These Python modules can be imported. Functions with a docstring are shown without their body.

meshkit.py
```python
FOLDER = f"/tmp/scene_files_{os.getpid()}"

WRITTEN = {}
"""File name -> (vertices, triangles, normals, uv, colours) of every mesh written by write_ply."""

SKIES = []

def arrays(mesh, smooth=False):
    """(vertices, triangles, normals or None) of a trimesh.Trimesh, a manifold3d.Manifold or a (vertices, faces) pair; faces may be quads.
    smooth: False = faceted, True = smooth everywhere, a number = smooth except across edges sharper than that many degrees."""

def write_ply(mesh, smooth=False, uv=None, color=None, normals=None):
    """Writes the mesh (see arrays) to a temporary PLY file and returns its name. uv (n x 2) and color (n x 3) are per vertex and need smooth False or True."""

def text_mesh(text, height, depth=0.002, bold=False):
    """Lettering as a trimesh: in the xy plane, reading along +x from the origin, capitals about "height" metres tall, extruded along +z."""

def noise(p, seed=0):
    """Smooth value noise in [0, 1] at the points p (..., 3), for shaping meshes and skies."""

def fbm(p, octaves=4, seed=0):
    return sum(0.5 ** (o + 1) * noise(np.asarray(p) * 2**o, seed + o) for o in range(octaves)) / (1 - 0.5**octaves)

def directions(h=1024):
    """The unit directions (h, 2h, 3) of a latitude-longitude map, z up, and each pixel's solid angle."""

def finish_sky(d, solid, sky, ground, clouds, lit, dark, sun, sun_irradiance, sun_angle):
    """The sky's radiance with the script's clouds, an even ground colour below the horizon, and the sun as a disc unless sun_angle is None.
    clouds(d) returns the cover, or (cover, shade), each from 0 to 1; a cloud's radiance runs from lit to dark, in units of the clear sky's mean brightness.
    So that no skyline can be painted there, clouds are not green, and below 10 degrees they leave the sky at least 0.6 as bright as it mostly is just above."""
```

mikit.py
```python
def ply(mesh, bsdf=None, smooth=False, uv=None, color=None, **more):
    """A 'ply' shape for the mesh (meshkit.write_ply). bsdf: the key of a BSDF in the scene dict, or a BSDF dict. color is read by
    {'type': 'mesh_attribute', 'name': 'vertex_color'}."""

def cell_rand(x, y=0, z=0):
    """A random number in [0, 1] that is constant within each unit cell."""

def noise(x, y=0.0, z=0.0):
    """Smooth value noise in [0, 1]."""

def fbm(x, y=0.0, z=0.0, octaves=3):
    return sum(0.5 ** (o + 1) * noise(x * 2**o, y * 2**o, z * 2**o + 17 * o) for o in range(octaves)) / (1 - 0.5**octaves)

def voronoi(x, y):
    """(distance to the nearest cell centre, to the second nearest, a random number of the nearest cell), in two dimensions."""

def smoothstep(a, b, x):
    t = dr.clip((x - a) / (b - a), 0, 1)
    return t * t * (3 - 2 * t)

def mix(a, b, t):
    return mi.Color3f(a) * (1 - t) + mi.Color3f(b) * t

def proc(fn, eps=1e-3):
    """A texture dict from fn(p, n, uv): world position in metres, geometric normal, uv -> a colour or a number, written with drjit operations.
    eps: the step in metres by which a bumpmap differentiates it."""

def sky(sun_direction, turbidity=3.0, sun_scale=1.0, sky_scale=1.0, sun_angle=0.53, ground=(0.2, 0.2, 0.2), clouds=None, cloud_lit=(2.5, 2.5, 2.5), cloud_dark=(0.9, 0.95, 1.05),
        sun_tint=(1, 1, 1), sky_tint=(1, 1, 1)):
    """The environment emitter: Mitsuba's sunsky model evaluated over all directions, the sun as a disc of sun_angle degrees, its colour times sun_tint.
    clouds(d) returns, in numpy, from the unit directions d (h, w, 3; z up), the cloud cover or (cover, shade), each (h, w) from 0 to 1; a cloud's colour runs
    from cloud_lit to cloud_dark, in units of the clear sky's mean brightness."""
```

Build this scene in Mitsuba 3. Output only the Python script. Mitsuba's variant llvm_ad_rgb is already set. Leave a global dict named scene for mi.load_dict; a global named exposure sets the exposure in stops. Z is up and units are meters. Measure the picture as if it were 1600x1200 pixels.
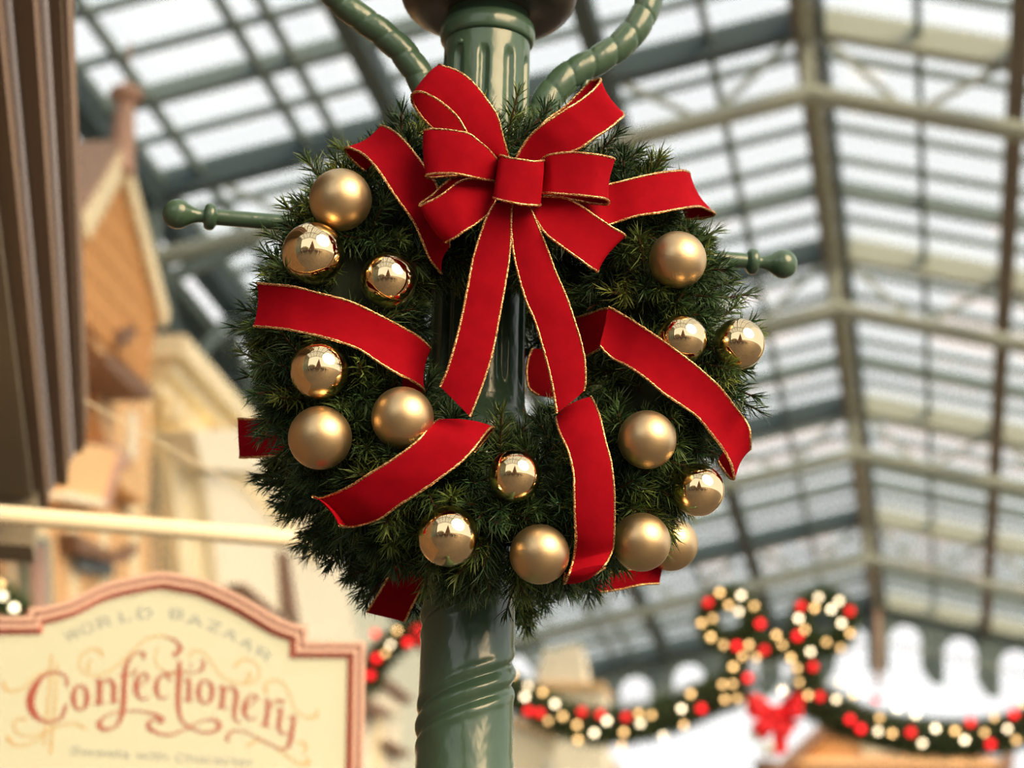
import math, random
import numpy as np
import trimesh
import drjit as dr
import mitsuba as mi
import mikit
import meshkit
from scipy.spatial import cKDTree
from scipy.interpolate import PchipInterpolator
from shapely.geometry import Polygon, LineString, Point, box as sbox
from shapely.ops import unary_union

T = mi.ScalarTransform4f
rng = np.random.default_rng(7)
scene, labels = {}, {}

# ------------------------------------------------------------------ camera, sky, exposure
FOC = 4115.0                                   # focal length in pixels of the 1600 x 1200 frame
EYE = np.array([0.0, 0.0, 1.6])
HEAD, PITCH, ROLL = np.radians(-9.533), np.radians(17.278), np.radians(1.63)
fw = np.array([np.sin(HEAD) * np.cos(PITCH), np.cos(HEAD) * np.cos(PITCH), np.sin(PITCH)])
_r = np.array([np.cos(HEAD), -np.sin(HEAD), 0.0])
_u = np.cross(_r, fw)
rt = np.cos(ROLL) * _r + np.sin(ROLL) * _u
up = -np.sin(ROLL) * _r + np.cos(ROLL) * _u
scene['camera'] = {'type': 'thinlens', 'fov': float(np.degrees(2 * np.arctan(800 / FOC))), 'fov_axis': 'x',
                   'aperture_radius': 0.0125, 'focus_distance': 4.12, 'near_clip': 0.1, 'far_clip': 500.0,
                   'to_world': T().look_at(origin=EYE.tolist(), target=(EYE + fw).tolist(), up=up.tolist())}


def cover(d):
    return 0.80 + 0.2 * meshkit.fbm(d * 3.0 + 5, 4, seed=3)


scene['sky'] = mikit.sky((0.66, -0.52, 0.54), turbidity=4.0, sun_scale=0.95, sky_scale=1.0, sun_angle=46.0, ground=(0.25, 0.24, 0.22),
                         clouds=cover, cloud_lit=(2.9, 2.85, 2.75), cloud_dark=(1.6, 1.7, 1.8), sun_tint=(1.0, 0.9, 0.74))
exposure = 2.2

# ------------------------------------------------------------------ materials


def rgb(*c):
    return {'type': 'rgb', 'value': [float(x) for x in c]}


def s2l(r, g, b):
    return [((x / 255) / 12.92 if x / 255 < 0.04045 else ((x / 255 + 0.055) / 1.055) ** 2.4) for x in (r, g, b)]


def principled(name, color, rough=0.6, **more):
    tex = color if isinstance(color, dict) else rgb(*color)
    scene[name] = {'type': 'twosided', 'b': {'type': 'principled', 'base_color': tex, 'roughness': rough, **more}}


def mottled(c, amount=0.15, scale=20.0):
    c = [float(x) for x in c]
    return mikit.proc(lambda p, n, uv: mi.Color3f(*c) * (1 - amount + 2 * amount * mikit.fbm(p.x * scale, p.y * scale, p.z * scale, 3)))


def bumped(name, color, rough, fn, scale, eps=1e-3, **more):
    tex = color if isinstance(color, dict) else rgb(*color)
    scene[name] = {'type': 'twosided', 'b': {'type': 'bumpmap', 'arbitrary': {'type': 'principled', 'base_color': tex, 'roughness': rough, **more},
                                             'texture': mikit.proc(fn, eps), 'scale': scale}}


bumped('m_green_paint', mottled((0.052, 0.102, 0.064), 0.10, 14.0), 0.21,
       lambda p, n, uv: mikit.fbm(p.x * 45, p.y * 45, p.z * 22, 3), 0.0022, 2e-3, specular=0.5, clearcoat=0.6, clearcoat_gloss=0.9)
principled('m_dark_bronze', (0.035, 0.026, 0.020), 0.35, specular=0.5)
principled('m_velvet', mikit.proc(lambda p, n, uv: mi.Color3f(0.245, 0.0013, 0.0068) * (0.90 + 0.2 * mikit.fbm(p.x * 60, p.y * 60, p.z * 60, 3))), 0.85,
           sheen=0.25, sheen_tint=1.0, specular=0.06)
scene['m_gold_trim'] = {'type': 'twosided', 'b': {'type': 'principled', 'metallic': 0.8, 'roughness': 0.35, 'base_color': mikit.proc(
    lambda p, n, uv: mikit.mix((0.30, 0.10, 0.03), (0.95, 0.62, 0.28), mikit.smoothstep(0.35, 0.65, mikit.noise(p.x * 700, p.y * 700, p.z * 700))))}}
principled('m_gold_matte', mottled((0.70, 0.51, 0.28), 0.06, 40.0), 0.40, metallic=1.0, specular=0.5)
principled('m_gold_mirror', (0.92, 0.70, 0.40), 0.035, metallic=1.0)
principled('m_needles', {'type': 'mesh_attribute', 'name': 'vertex_color'}, 0.45, specular=0.35)
principled('m_core', (0.012, 0.022, 0.010), 0.9)
principled('m_far_pine', {'type': 'mesh_attribute', 'name': 'vertex_color'}, 0.7)
principled('m_steel', mottled((0.135, 0.190, 0.200), 0.1, 1.5), 0.55)
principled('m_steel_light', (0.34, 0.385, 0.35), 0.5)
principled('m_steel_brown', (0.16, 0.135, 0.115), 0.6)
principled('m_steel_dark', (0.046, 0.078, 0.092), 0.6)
scene['m_pane'] = {'type': 'thindielectric', 'int_ior': 1.3, 'specular_transmittance': rgb(0.93, 0.97, 0.98)}
principled('m_cornice', mottled((0.155, 0.100, 0.062), 0.12, 3.0), 0.6)
principled('m_cornice_pale', (0.50, 0.47, 0.50), 0.5)
principled('m_tan', mottled((0.82, 0.54, 0.29), 0.06, 2.0), 0.7)
principled('m_orange', (0.66, 0.34, 0.13), 0.7)
principled('m_cream', mottled((0.92, 0.83, 0.60), 0.05, 1.5), 0.7)
principled('m_white', (0.93, 0.88, 0.74), 0.65)
principled('m_pale_green', (0.66, 0.70, 0.60), 0.65)
principled('m_mauve', (0.40, 0.27, 0.21), 0.7)
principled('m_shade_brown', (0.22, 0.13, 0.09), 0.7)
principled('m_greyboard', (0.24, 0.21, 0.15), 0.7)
principled('m_pink', (0.56, 0.35, 0.28), 0.5)
principled('m_rose', (0.29, 0.13, 0.10), 0.5)
principled('m_red_line', (0.42, 0.055, 0.025), 0.5)
principled('m_sign_face', (0.50, 0.54, 0.43), 0.6)
principled('m_ink_red', (0.30, 0.040, 0.02), 0.6)
principled('m_ink_tan', (0.46, 0.29, 0.085), 0.6)
principled('m_ink_grey', (0.22, 0.26, 0.27), 0.6)
principled('m_teal', (0.25, 0.36, 0.33), 0.6)
principled('m_window', (0.10, 0.13, 0.15), 0.15)
principled('m_bright_red', (0.75, 0.01, 0.02), 0.7)
principled('m_paving', mottled((0.080, 0.068, 0.060), 0.15, 0.8), 0.7)
principled('m_globe', (0.9, 0.9, 0.88), 0.3)
principled('m_bulb_red', (0.40, 0.006, 0.015), 0.4)
principled('m_bulb_gold', (0.30, 0.19, 0.08), 0.4)
principled('m_crowd', {'type': 'mesh_attribute', 'name': 'vertex_color'}, 0.8)
principled('m_tree_star', (0.9, 0.6, 0.2), 0.3, metallic=0.7)

# ------------------------------------------------------------------ helpers


def key_for(name, parent=None):
    base = f'{parent}__{name}' if parent else name
    k, i = base, 0
    while k in scene or k in labels:
        i += 1
        k = f'{base}_{i:03d}'
    return k


def add(name, mesh, mat, parent=None, smooth=False, label=None, cat=None, group=None, kind=None, color=None, extra=None):
    k = key_for(name, parent)
    scene[k] = mikit.ply(mesh, mat, smooth=smooth, color=color, **(extra or {}))
    note(k, label, cat, group, kind)
    return k


def note(k, label=None, cat=None, group=None, kind=None):
    d = {a: b for a, b in (('label', label), ('category', cat), ('group', group), ('kind', kind)) if b}
    if d:
        labels[k] = d


def thing(name, label, cat=None, group=None, kind=None):
    k = key_for(name)
    note(k, label, cat, group, kind)
    return k


def norm(v):
    v = np.asarray(v, float)
    return v / np.linalg.norm(v, axis=-1, keepdims=True)


def ray(x, y):
    return fw + (x - 800) / FOC * rt + (600 - y) / FOC * up


def on_plane(x, y, point, normal):
    d = ray(x, y)
    return EYE + d * (np.dot(np.asarray(point) - EYE, normal) / np.dot(d, normal))


def project(p):
    d = np.asarray(p) - EYE
    z = d @ fw
    return np.stack([800 + FOC * (d @ rt) / z, 600 - FOC * (d @ up) / z], -1)


def cat_mesh(ms):
    return trimesh.util.concatenate(ms)


def box(lo, hi):
    lo, hi = np.minimum(lo, hi), np.maximum(lo, hi)
    m = trimesh.creation.box(extents=hi - lo)
    m.apply_translation((lo + hi) / 2)
    return m


def frame_of(d):
    d = norm(d)
    a = np.cross(d, [0, 0, 1.0])
    if np.linalg.norm(a) < 1e-6:
        a = np.array([1.0, 0, 0])
    a = norm(a)
    return a, np.cross(a, d), d


def bar(p, q, w, h, shift=0.0):
    """A straight box beam from p to q, w wide sideways, h deep."""
    p, q = np.asarray(p, float), np.asarray(q, float)
    a, b, d = frame_of(q - p)
    m = trimesh.creation.box(extents=[w, h, np.linalg.norm(q - p)])
    M = np.eye(4)
    M[:3, 0], M[:3, 1], M[:3, 2], M[:3, 3] = a, b, d, (p + q) / 2 + b * shift
    m.apply_transform(M)
    return m


def tube(points, radius, sides=10, closed=False, cap=True, twist=None):
    p = np.asarray(points, float)
    n = len(p)
    t = norm(np.gradient(p, axis=0)) if not closed else norm(np.roll(p, -1, 0) - np.roll(p, 1, 0))
    a = np.zeros_like(p)
    ref = np.array([0, 0, 1.0]) if abs(t[0, 2]) < 0.9 else np.array([1.0, 0, 0])
    a[0] = norm(np.cross(t[0], ref))
    for i in range(1, n):
        v = a[i - 1] - t[i] * np.dot(a[i - 1], t[i])
        a[i] = norm(v)
    b = np.cross(t, a)
    ang = np.arange(sides) * 2 * np.pi / sides
    r = np.broadcast_to(np.asarray(radius, float).reshape(-1, 1) if np.ndim(radius) == 1 else np.asarray(radius, float), (n, sides)) if np.ndim(radius) < 2 else np.asarray(radius)
    v = p[:, None] + r[:, :, None] * (np.cos(ang)[None, :, None] * a[:, None] + np.sin(ang)[None, :, None] * b[:, None])
    f = []
    m = n if closed else n - 1
    i, j = np.meshgrid(np.arange(m), np.arange(sides), indexing='ij')
    i2, j2 = (i + 1) % n, (j + 1) % sides
    q = np.stack([i * sides + j, i2 * sides + j, i2 * sides + j2, i * sides + j2], -1).reshape(-1, 4)
    f = np.vstack([q[:, [0, 2, 1]], q[:, [0, 3, 2]]])
    v = v.reshape(-1, 3)
    if cap and not closed:
        v = np.vstack([v, p[:1], p[-1:]])
        k = np.arange(sides)
        f = np.vstack([f, np.stack([(k + 1) % sides, k, k * 0 + n * sides][::-1], 1), np.stack([(n - 1) * sides + k, (n - 1) * sides + (k + 1) % sides, k * 0 + n * sides + 1][::-1], 1)])
    return trimesh.Trimesh(v, f, process=False)


def lathe(profile, sides=40, rfun=None):
    """profile: rows (radius, z); rfun(radius, angle, z) may modulate the radius."""
    pr = np.asarray(profile, float)
    ang = np.arange(sides) * 2 * np.pi / sides
    R, A = np.meshgrid(pr[:, 0], ang, indexing='ij')
    Z = np.repeat(pr[:, 1:2], sides, 1)
    if rfun is not None:
        R = rfun(R, A, Z)
    v = np.stack([R * np.cos(A), R * np.sin(A), Z], -1).reshape(-1, 3)
    i, j = np.meshgrid(np.arange(len(pr) - 1), np.arange(sides), indexing='ij')
    j2 = (j + 1) % sides
    q = np.stack([i * sides + j, i * sides + j2, (i + 1) * sides + j2, (i + 1) * sides + j], -1).reshape(-1, 4)
    return trimesh.Trimesh(v, np.vstack([q[:, [0, 1, 2]], q[:, [0, 2, 3]]]), process=False)


def moved(mesh, M):
    m = mesh.copy()
    m.apply_transform(M)
    return m


def frame_matrix(origin, x, y, z):
    M = np.eye(4)
    M[:3, 0], M[:3, 1], M[:3, 2], M[:3, 3] = x, y, z, origin
    return M


def extrude(poly, depth, M, start=0.0):
    """The polygon in the local xy plane of M, made depth thick along local z from start."""
    ms = [trimesh.creation.extrude_polygon(g, depth, engine='earcut') for g in getattr(poly, 'geoms', [poly]) if g.area > 1e-9]
    m = cat_mesh(ms)
    m.apply_translation([0, 0, start])
    m.apply_transform(M)
    if np.linalg.det(M[:3, :3]) < 0:
        m.invert()
    return m


def spline(pts, n):
    """n points on a smooth curve through the rows of pts, evenly by arc length (extra columns follow)."""
    p = np.asarray(pts, float)
    if len(p) == 2:
        return p[0] + (p[1] - p[0]) * np.linspace(0, 1, n)[:, None]
    s = np.concatenate([[0], np.cumsum(np.maximum(np.linalg.norm(np.diff(p[:, :2], axis=0), axis=1), 1e-6))])
    fine = np.linspace(0, s[-1], 12 * n)
    q = catmull(s, p, fine)
    t = np.concatenate([[0], np.cumsum(np.linalg.norm(np.diff(q[:, :2], axis=0), axis=1))])
    w = np.linspace(0, t[-1], n)
    return np.stack([np.interp(w, t, q[:, k]) for k in range(q.shape[1])], 1)


def catmull(s, p, at):
    m = np.gradient(p, s, axis=0)
    i = np.clip(np.searchsorted(s, at, side='right') - 1, 0, len(s) - 2)
    h = (s[i + 1] - s[i])[:, None]
    t = ((at - s[i]) / (s[i + 1] - s[i]))[:, None]
    return (2 * t**3 - 3 * t**2 + 1) * p[i] + (t**3 - 2 * t**2 + t) * h * m[i] + (-2 * t**3 + 3 * t**2) * p[i + 1] + (t**3 - t**2) * h * m[i + 1]


def facing(m):
    """Triangles wound outwards."""
    trimesh.repair.fix_normals(m, multibody=True)
    return m


# ------------------------------------------------------------------ the glazed roof
RX, RZ, SLOPE = -1.43, 15.6, 0.235
BAY0, BAY, Y0, Y1 = 29.5, 8.0, -10.5, 61.5
TR = [BAY0 + BAY * k for k in range(-5, 4)] + [Y1]


def roof(x, y, dz=0.0):
    return np.array([x, y, RZ - SLOPE * abs(x - RX) + dz])


add('floor', box([-60, -60, -0.3], [60, 140, 0.0]), 'm_paving', label='paved street and plaza under the glazed arcade', kind='structure')
ceil = thing('ceiling', 'glazed gable roof of steel trusses, glazing bars and bright panes over the arcade', kind='structure')
left_lines = [RX, -2.64, -3.88, -5.12, -6.38, -7.24, -7.64, -8.97, -9.45]
right_lines = [RX, -0.10, 1.06, 2.3, 3.54, 4.78, 6.02, 7.2]
rows = []
for a, b in zip(TR[:-1], TR[1:]):
    n = max(1, round((b - a) / (BAY / 7)))
    rows += list(np.linspace(a, b, n + 1)[:-1])
rows.append(Y1)
for i, y in enumerate(rows):
    if any(abs(y - t) < 0.05 for t in TR):
        continue
    thick = min(abs((y - t) / BAY - 5 / 7) for t in TR[:-1]) < 0.03
    for xe in (left_lines[-1], right_lines[-1]):
        add('glazing_bar', bar(roof(RX, y, -0.04), roof(xe, y, -0.04), 0.17 if thick else 0.075, 0.22 if thick else 0.10), 'm_steel', ceil)
for side, lines in ((-1, left_lines), (1, right_lines)):
    for k, x in enumerate(lines[1:]):
        deep = abs(x - 1.06) < 0.01 or abs(x + 3.88) < 0.01 or abs(x + 6.38) < 0.01 or abs(x - 3.54) < 0.01
        if deep:
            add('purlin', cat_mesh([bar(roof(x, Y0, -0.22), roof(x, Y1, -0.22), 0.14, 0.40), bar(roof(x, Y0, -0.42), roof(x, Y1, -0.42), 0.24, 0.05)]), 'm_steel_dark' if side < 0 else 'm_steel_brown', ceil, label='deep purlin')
        else:
            add('rail', bar(roof(x, Y0, -0.05), roof(x, Y1, -0.05), 0.09, 0.12), 'm_steel', ceil)
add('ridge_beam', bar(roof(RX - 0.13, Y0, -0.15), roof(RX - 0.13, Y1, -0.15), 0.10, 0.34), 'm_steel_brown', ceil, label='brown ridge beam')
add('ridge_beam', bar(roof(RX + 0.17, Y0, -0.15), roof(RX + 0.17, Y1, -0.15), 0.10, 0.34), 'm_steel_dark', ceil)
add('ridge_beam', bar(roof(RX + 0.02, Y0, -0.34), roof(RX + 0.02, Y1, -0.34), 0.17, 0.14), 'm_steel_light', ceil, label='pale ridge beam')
for y in TR:
    for xe in (left_lines[-1], right_lines[-1]):
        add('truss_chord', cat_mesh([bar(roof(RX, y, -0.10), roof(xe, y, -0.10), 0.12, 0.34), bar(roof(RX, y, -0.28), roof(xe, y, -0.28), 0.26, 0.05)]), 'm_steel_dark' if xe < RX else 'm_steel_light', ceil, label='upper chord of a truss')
        if y == Y1:
            continue                                # the scalloped gable stands here
        lo = [roof(RX, y, -1.10), roof(xe, y, -1.10)]
        add('truss_tie', tube([lo[0], lo[1]], 0.125, 10), 'm_steel_light', ceil, smooth=40, label='lower chord of a truss, a thick pale tube')
        s = 1 if xe > RX else -1
        step = 1.235
        k = 0
        while True:
            x0, x1, x2 = RX + s * 2 * step * k, RX + s * step * (2 * k + 0.95), RX + s * step * (2 * k + 1.05)
            if abs(x1 - RX) > abs(xe - RX):
                break
            x3 = RX + s * min(2 * step * (k + 1), abs(xe - RX))
            add('brace', bar(roof(x0 + s * 0.1, y, -0.25), roof(x1, y, -1.08), 0.07, 0.07), 'm_steel_light', ceil)
            add('brace', bar(roof(x2, y, -1.08), roof(x3 - s * 0.1, y, -0.25), 0.07, 0.07), 'm_steel_light', ceil)
            k += 1
    add('king_post', bar(roof(RX, y, -0.3), roof(RX, y, -1.2), 0.12, 0.12), 'm_steel_light', ceil)
panes = []
for lines in (left_lines, right_lines):
    for xa, xb in zip(lines[:-1], lines[1:]):
        for ya, yb in zip(rows[:-1], rows[1:]):
            c = [roof(xa, ya, 0.02), roof(xb, ya, 0.02), roof(xb, yb, 0.02), roof(xa, yb, 0.02)]
            px = project(np.array(c))
            size = 0.0
            mid = px.mean(0)
            if ya > 20 and -150 < mid[0] < 1750 and -120 < mid[1] < 1250:
                size = Polygon(px).area
            panes.append((size, c))
panes.sort(key=lambda t: -t[0])


def pane_mesh(cs):
    v = np.array(cs).reshape(-1, 3)
    k = np.arange(len(cs))[:, None] * 4
    m = trimesh.Trimesh(v, np.vstack([k + [0, 1, 2], k + [0, 2, 3]]), process=False)
    return m


for size, c in panes[:300]:
    add('glass_pane', pane_mesh([c]), 'm_pane', ceil)
add('far_panes', pane_mesh([c for _, c in panes[300:]]), 'm_pane', ceil, kind='stuff', label='remaining panes of the glazed roof')

# scalloped gable at the far end of the roof
def gable_side(s):
    xe = 8.4
    roofline = [(0, 0), (xe, -SLOPE * xe), (xe, -SLOPE * xe - 1.75), (0, -1.75)]
    p = Polygon(roofline)
    for k in range(7):
        cx = 0.62 + 1.28 * k
        top = -SLOPE * cx - 0.52
        r = 0.37
        arch = unary_union([Point(cx, top - r).buffer(r, 12), sbox(cx - r, top - 4, cx + r, top - r)])
        low = Polygon([(cx - 0.64, top - 4), (cx - 0.64, top - 1.62), (cx - 0.56, top - 1.32), (cx - r, top - 1.02), (cx + r, top - 1.02), (cx + 0.56, top - 1.32), (cx + 0.64, top - 1.62), (cx + 0.64, top - 4)])
        p = p.difference(unary_union([arch, low]))
    return p


M = frame_matrix([RX, Y1 + 0.1, RZ - 0.05], [1, 0, 0], [0, 0, 1], [0, 1, 0])
wall_far = thing('wall_far', 'scalloped grey valance with round arched openings across the far end of the roof', kind='structure')
for s in (-1, 1):
    p = gable_side(s)
    Ms = M.copy()
    Ms[:3, 0] *= s
    add('valance', facing(extrude(p, 0.18, Ms)), 'm_steel', wall_far)
    add('tie_rod', tube([[RX, Y1 - 0.1, RZ - 1.15], [RX + s * 8.2, Y1 - 0.1, RZ - 1.15 - SLOPE * 8.2]], 0.03, 6), 'm_steel_light', wall_far)
add('pendant', lathe([(0.0, -2.3), (0.05, -2.2), (0.1, -2.05), (0.05, -1.95), (0.09, -1.9), (0.09, -0.2), (0.0, -0.2)], 10), 'm_mauve', wall_far, smooth=30)
scene[list(scene)[-1]]['to_world'] = T().translate([RX, Y1 - 0.2, RZ])

# dark clerestory wall under the left eave
wl = thing('wall_left', 'dark steel clerestory wall with columns and crossed braces under the left eave', kind='structure')
ex, ez = -9.62, RZ - SLOPE * 8.02
add('cladding', box([ex - 0.5, Y0, 0.0], [ex - 0.3, 55.0, ez - 0.75]), 'm_steel_dark', wl)
add('eave_beam', box([ex - 0.12, Y0, ez - 0.45], [ex + 0.2, 55.0, ez - 0.08]), 'm_steel_dark', wl)
add('eave_rail', box([ex - 0.35, Y0, ez - 0.85], [ex - 0.1, 55.0, ez - 0.66]), 'm_steel', wl)
for y in TR[:-1]:
    add('column', bar([ex, y, 0], [ex, y, ez - 0.1], 0.32, 0.32), 'm_steel', wl)
    add('column_bracket', bar([ex, y, ez - 1.5], [ex + 1.4, y, ez - 0.9], 0.1, 0.16), 'm_steel', wl)
for ya, yb in zip(TR[:-2], TR[1:-1]):
    for sgn in (0, 1):
        for za, zb in ((ez - 0.5, ez - 3.4), (ez - 3.4, ez - 6.3)):
            ym = (ya + yb) / 2
            for p, q in ((ya, ym), (ym, yb)):
                add('cross_brace', bar([ex, p, za if sgn else zb], [ex, q, zb if sgn else za], 0.12, 0.12), 'm_steel', wl)
    add('girt', box([ex - 0.1, ya, ez - 3.5], [ex + 0.1, yb, ez - 3.3]), 'm_steel', wl)

# right-hand street front, outside the frame; it closes the street for light and mirrors
wr = thing('wall_right', 'plain cream street front on the right side of the arcade', kind='structure')
add('front', box([7.6, 16, 0.0], [9.0, 64, 9.6]), 'm_cream', wr)
add('parapet', box([7.3, 16, 9.3], [7.7, 64, 9.9]), 'm_white', wr)
for k in range(8):
    y = 19 + 5.8 * k
    add('window', box([7.52, y - 0.7, 5.0], [7.62, y + 0.7, 7.6]), 'm_window', wr)
    add('shop_window', box([7.52, y - 1.9, 0.5], [7.62, y + 1.9, 3.0]), 'm_window', wr)

# ------------------------------------------------------------------ lamp post
_d = ray(744, 600)
POST = EYE[:2] + _d[:2] / np.hypot(_d[0], _d[1]) * 4.22
_az = math.atan2(POST[0], POST[1])
FACE = _az - math.radians(8.0)                      # the wreath looks a little to the right of the camera
N = np.array([-math.sin(FACE), -math.cos(FACE), 0.0])
EX = np.array([math.cos(FACE), -math.sin(FACE), 0.0])
UZ = np.array([0, 0, 1.0])
AX = np.array([POST[0], POST[1], 0.0])


def at(x, y, n):
    """The point n metres in front of the post's axis (towards the wreath's front) that is seen at x, y."""
    return on_plane(x, y, AX + N * n, N)


def local(p):
    q = np.asarray(p) - AX
    return np.stack([q @ EX, q[..., 2], q @ N], -1)


def world(q):
    q = np.asarray(q, float)
    return AX + q[..., :1] * EX + q[..., 1:2] * UZ + q[..., 2:3] * N


def zat(y, n=0.08):
    return at(745, y, n)[2]


MP = frame_matrix(AX, EX, N * -1, UZ)               # lathe frame: angle 0 along EX, -90 degrees faces the wreath's front
post = thing('lamp_post', 'green painted fluted iron lamp post carrying the big christmas wreath', 'lamp post')
zs0, zs1 = zat(672), zat(640)
z_low = zat(1290)
ztop = zat(22)


def spiral(R, A, Z):
    out = R.copy()
    m = (Z < zat(930)) & (Z > 1.2)
    for shift in (0.0, 0.037):
        ph = (Z - zat(1014) + shift) / 0.184 - A / (2 * np.pi)
        d = np.abs(ph - np.round(ph)) * 0.184
        out = out - np.where(m, 0.0045 * np.exp(-(d / 0.0065) ** 2) - 0.002 * np.exp(-((d - 0.016) / 0.008) ** 2), 0)
    return out


zz = np.linspace(1.0, zs0 - 0.02, 420)
r_low = 0.0735 + (zs0 - zz) * 0.0085
add('shaft', moved(lathe(np.stack([r_low, zz], 1), 96, spiral), MP), 'm_green_paint', post, smooth=True)
prof = [(0.0, 0.0), (0.26, 0.0), (0.26, 0.10), (0.22, 0.14), (0.22, 0.42), (0.24, 0.46), (0.19, 0.52), (0.14, 0.60), (0.13, 0.86), (0.15, 0.90), (0.15, 0.94), (0.10, 0.98), (0.095, 1.02)]
add('pedestal', moved(lathe(prof, 48), MP), 'm_green_paint', post, smooth=35)
prof = [(0.074, zs0 - 0.03), (0.10, zs0 - 0.02), (0.108, zs0 - 0.005), (0.108, zs0 + 0.012), (0.100, zs0 + 0.03), (0.086, zs1 + 0.02), (0.082, zs1 + 0.035)]
add('shoulder_ring', moved(lathe(spline(prof, 30), 64), MP), 'm_green_paint', post, smooth=True)


def flutes(R, A, Z):
    out = R.copy()
    m = 1 / (1 + np.exp(-(ztop - 0.055 - Z) / 0.004)) * 1 / (1 + np.exp(-(Z - zs1 - 0.06) / 0.004))
    for k in range(10):
        a0 = -np.pi / 2 + 0.10 + (k - 0.5) * 2 * np.pi / 10
        d = np.abs((A - a0 + np.pi) % (2 * np.pi) - np.pi) * 0.08
        out = out - 0.008 * m * np.exp(-(d / 0.0085) ** 4)
    return out


zz = np.concatenate([np.linspace(zs1 + 0.02, ztop - 0.09, 40), np.linspace(ztop - 0.088, ztop, 40)])
r_up = np.interp(zz, [zs1, zs1 + 0.1, ztop], [0.0835, 0.0805, 0.0745])
add('fluted_shaft', moved(lathe(np.stack([r_up, zz], 1), 180, flutes), MP), 'm_green_paint', post, smooth=True)
ring = [(0.072, ztop - 0.02), (0.079, ztop - 0.018), (0.083, ztop - 0.006), (0.083, ztop + 0.006), (0.079, ztop + 0.018), (0.073, ztop + 0.022), (0.070, ztop + 0.05), (0.06, ztop + 0.07)]
add('collar', moved(lathe(spline(ring, 28), 64), MP), 'm_green_paint', post, smooth=True)
bowl = [(0.05, ztop + 0.045), (0.085, ztop + 0.034), (0.125, ztop + 0.036), (0.148, ztop + 0.055), (0.155, ztop + 0.085), (0.15, ztop + 0.10), (0.12, ztop + 0.12), (0.0, ztop + 0.13)]
add('lantern_bowl', moved(lathe(spline(bowl, 40), 64), MP), 'm_dark_bronze', post, smooth=True, label='dark bronze bowl at the top')
glb = [(0.0, ztop + 0.13), (0.10, ztop + 0.14), (0.16, ztop + 0.24), (0.17, ztop + 0.32), (0.13, ztop + 0.44), (0.05, ztop + 0.50), (0.0, ztop + 0.51)]
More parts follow.
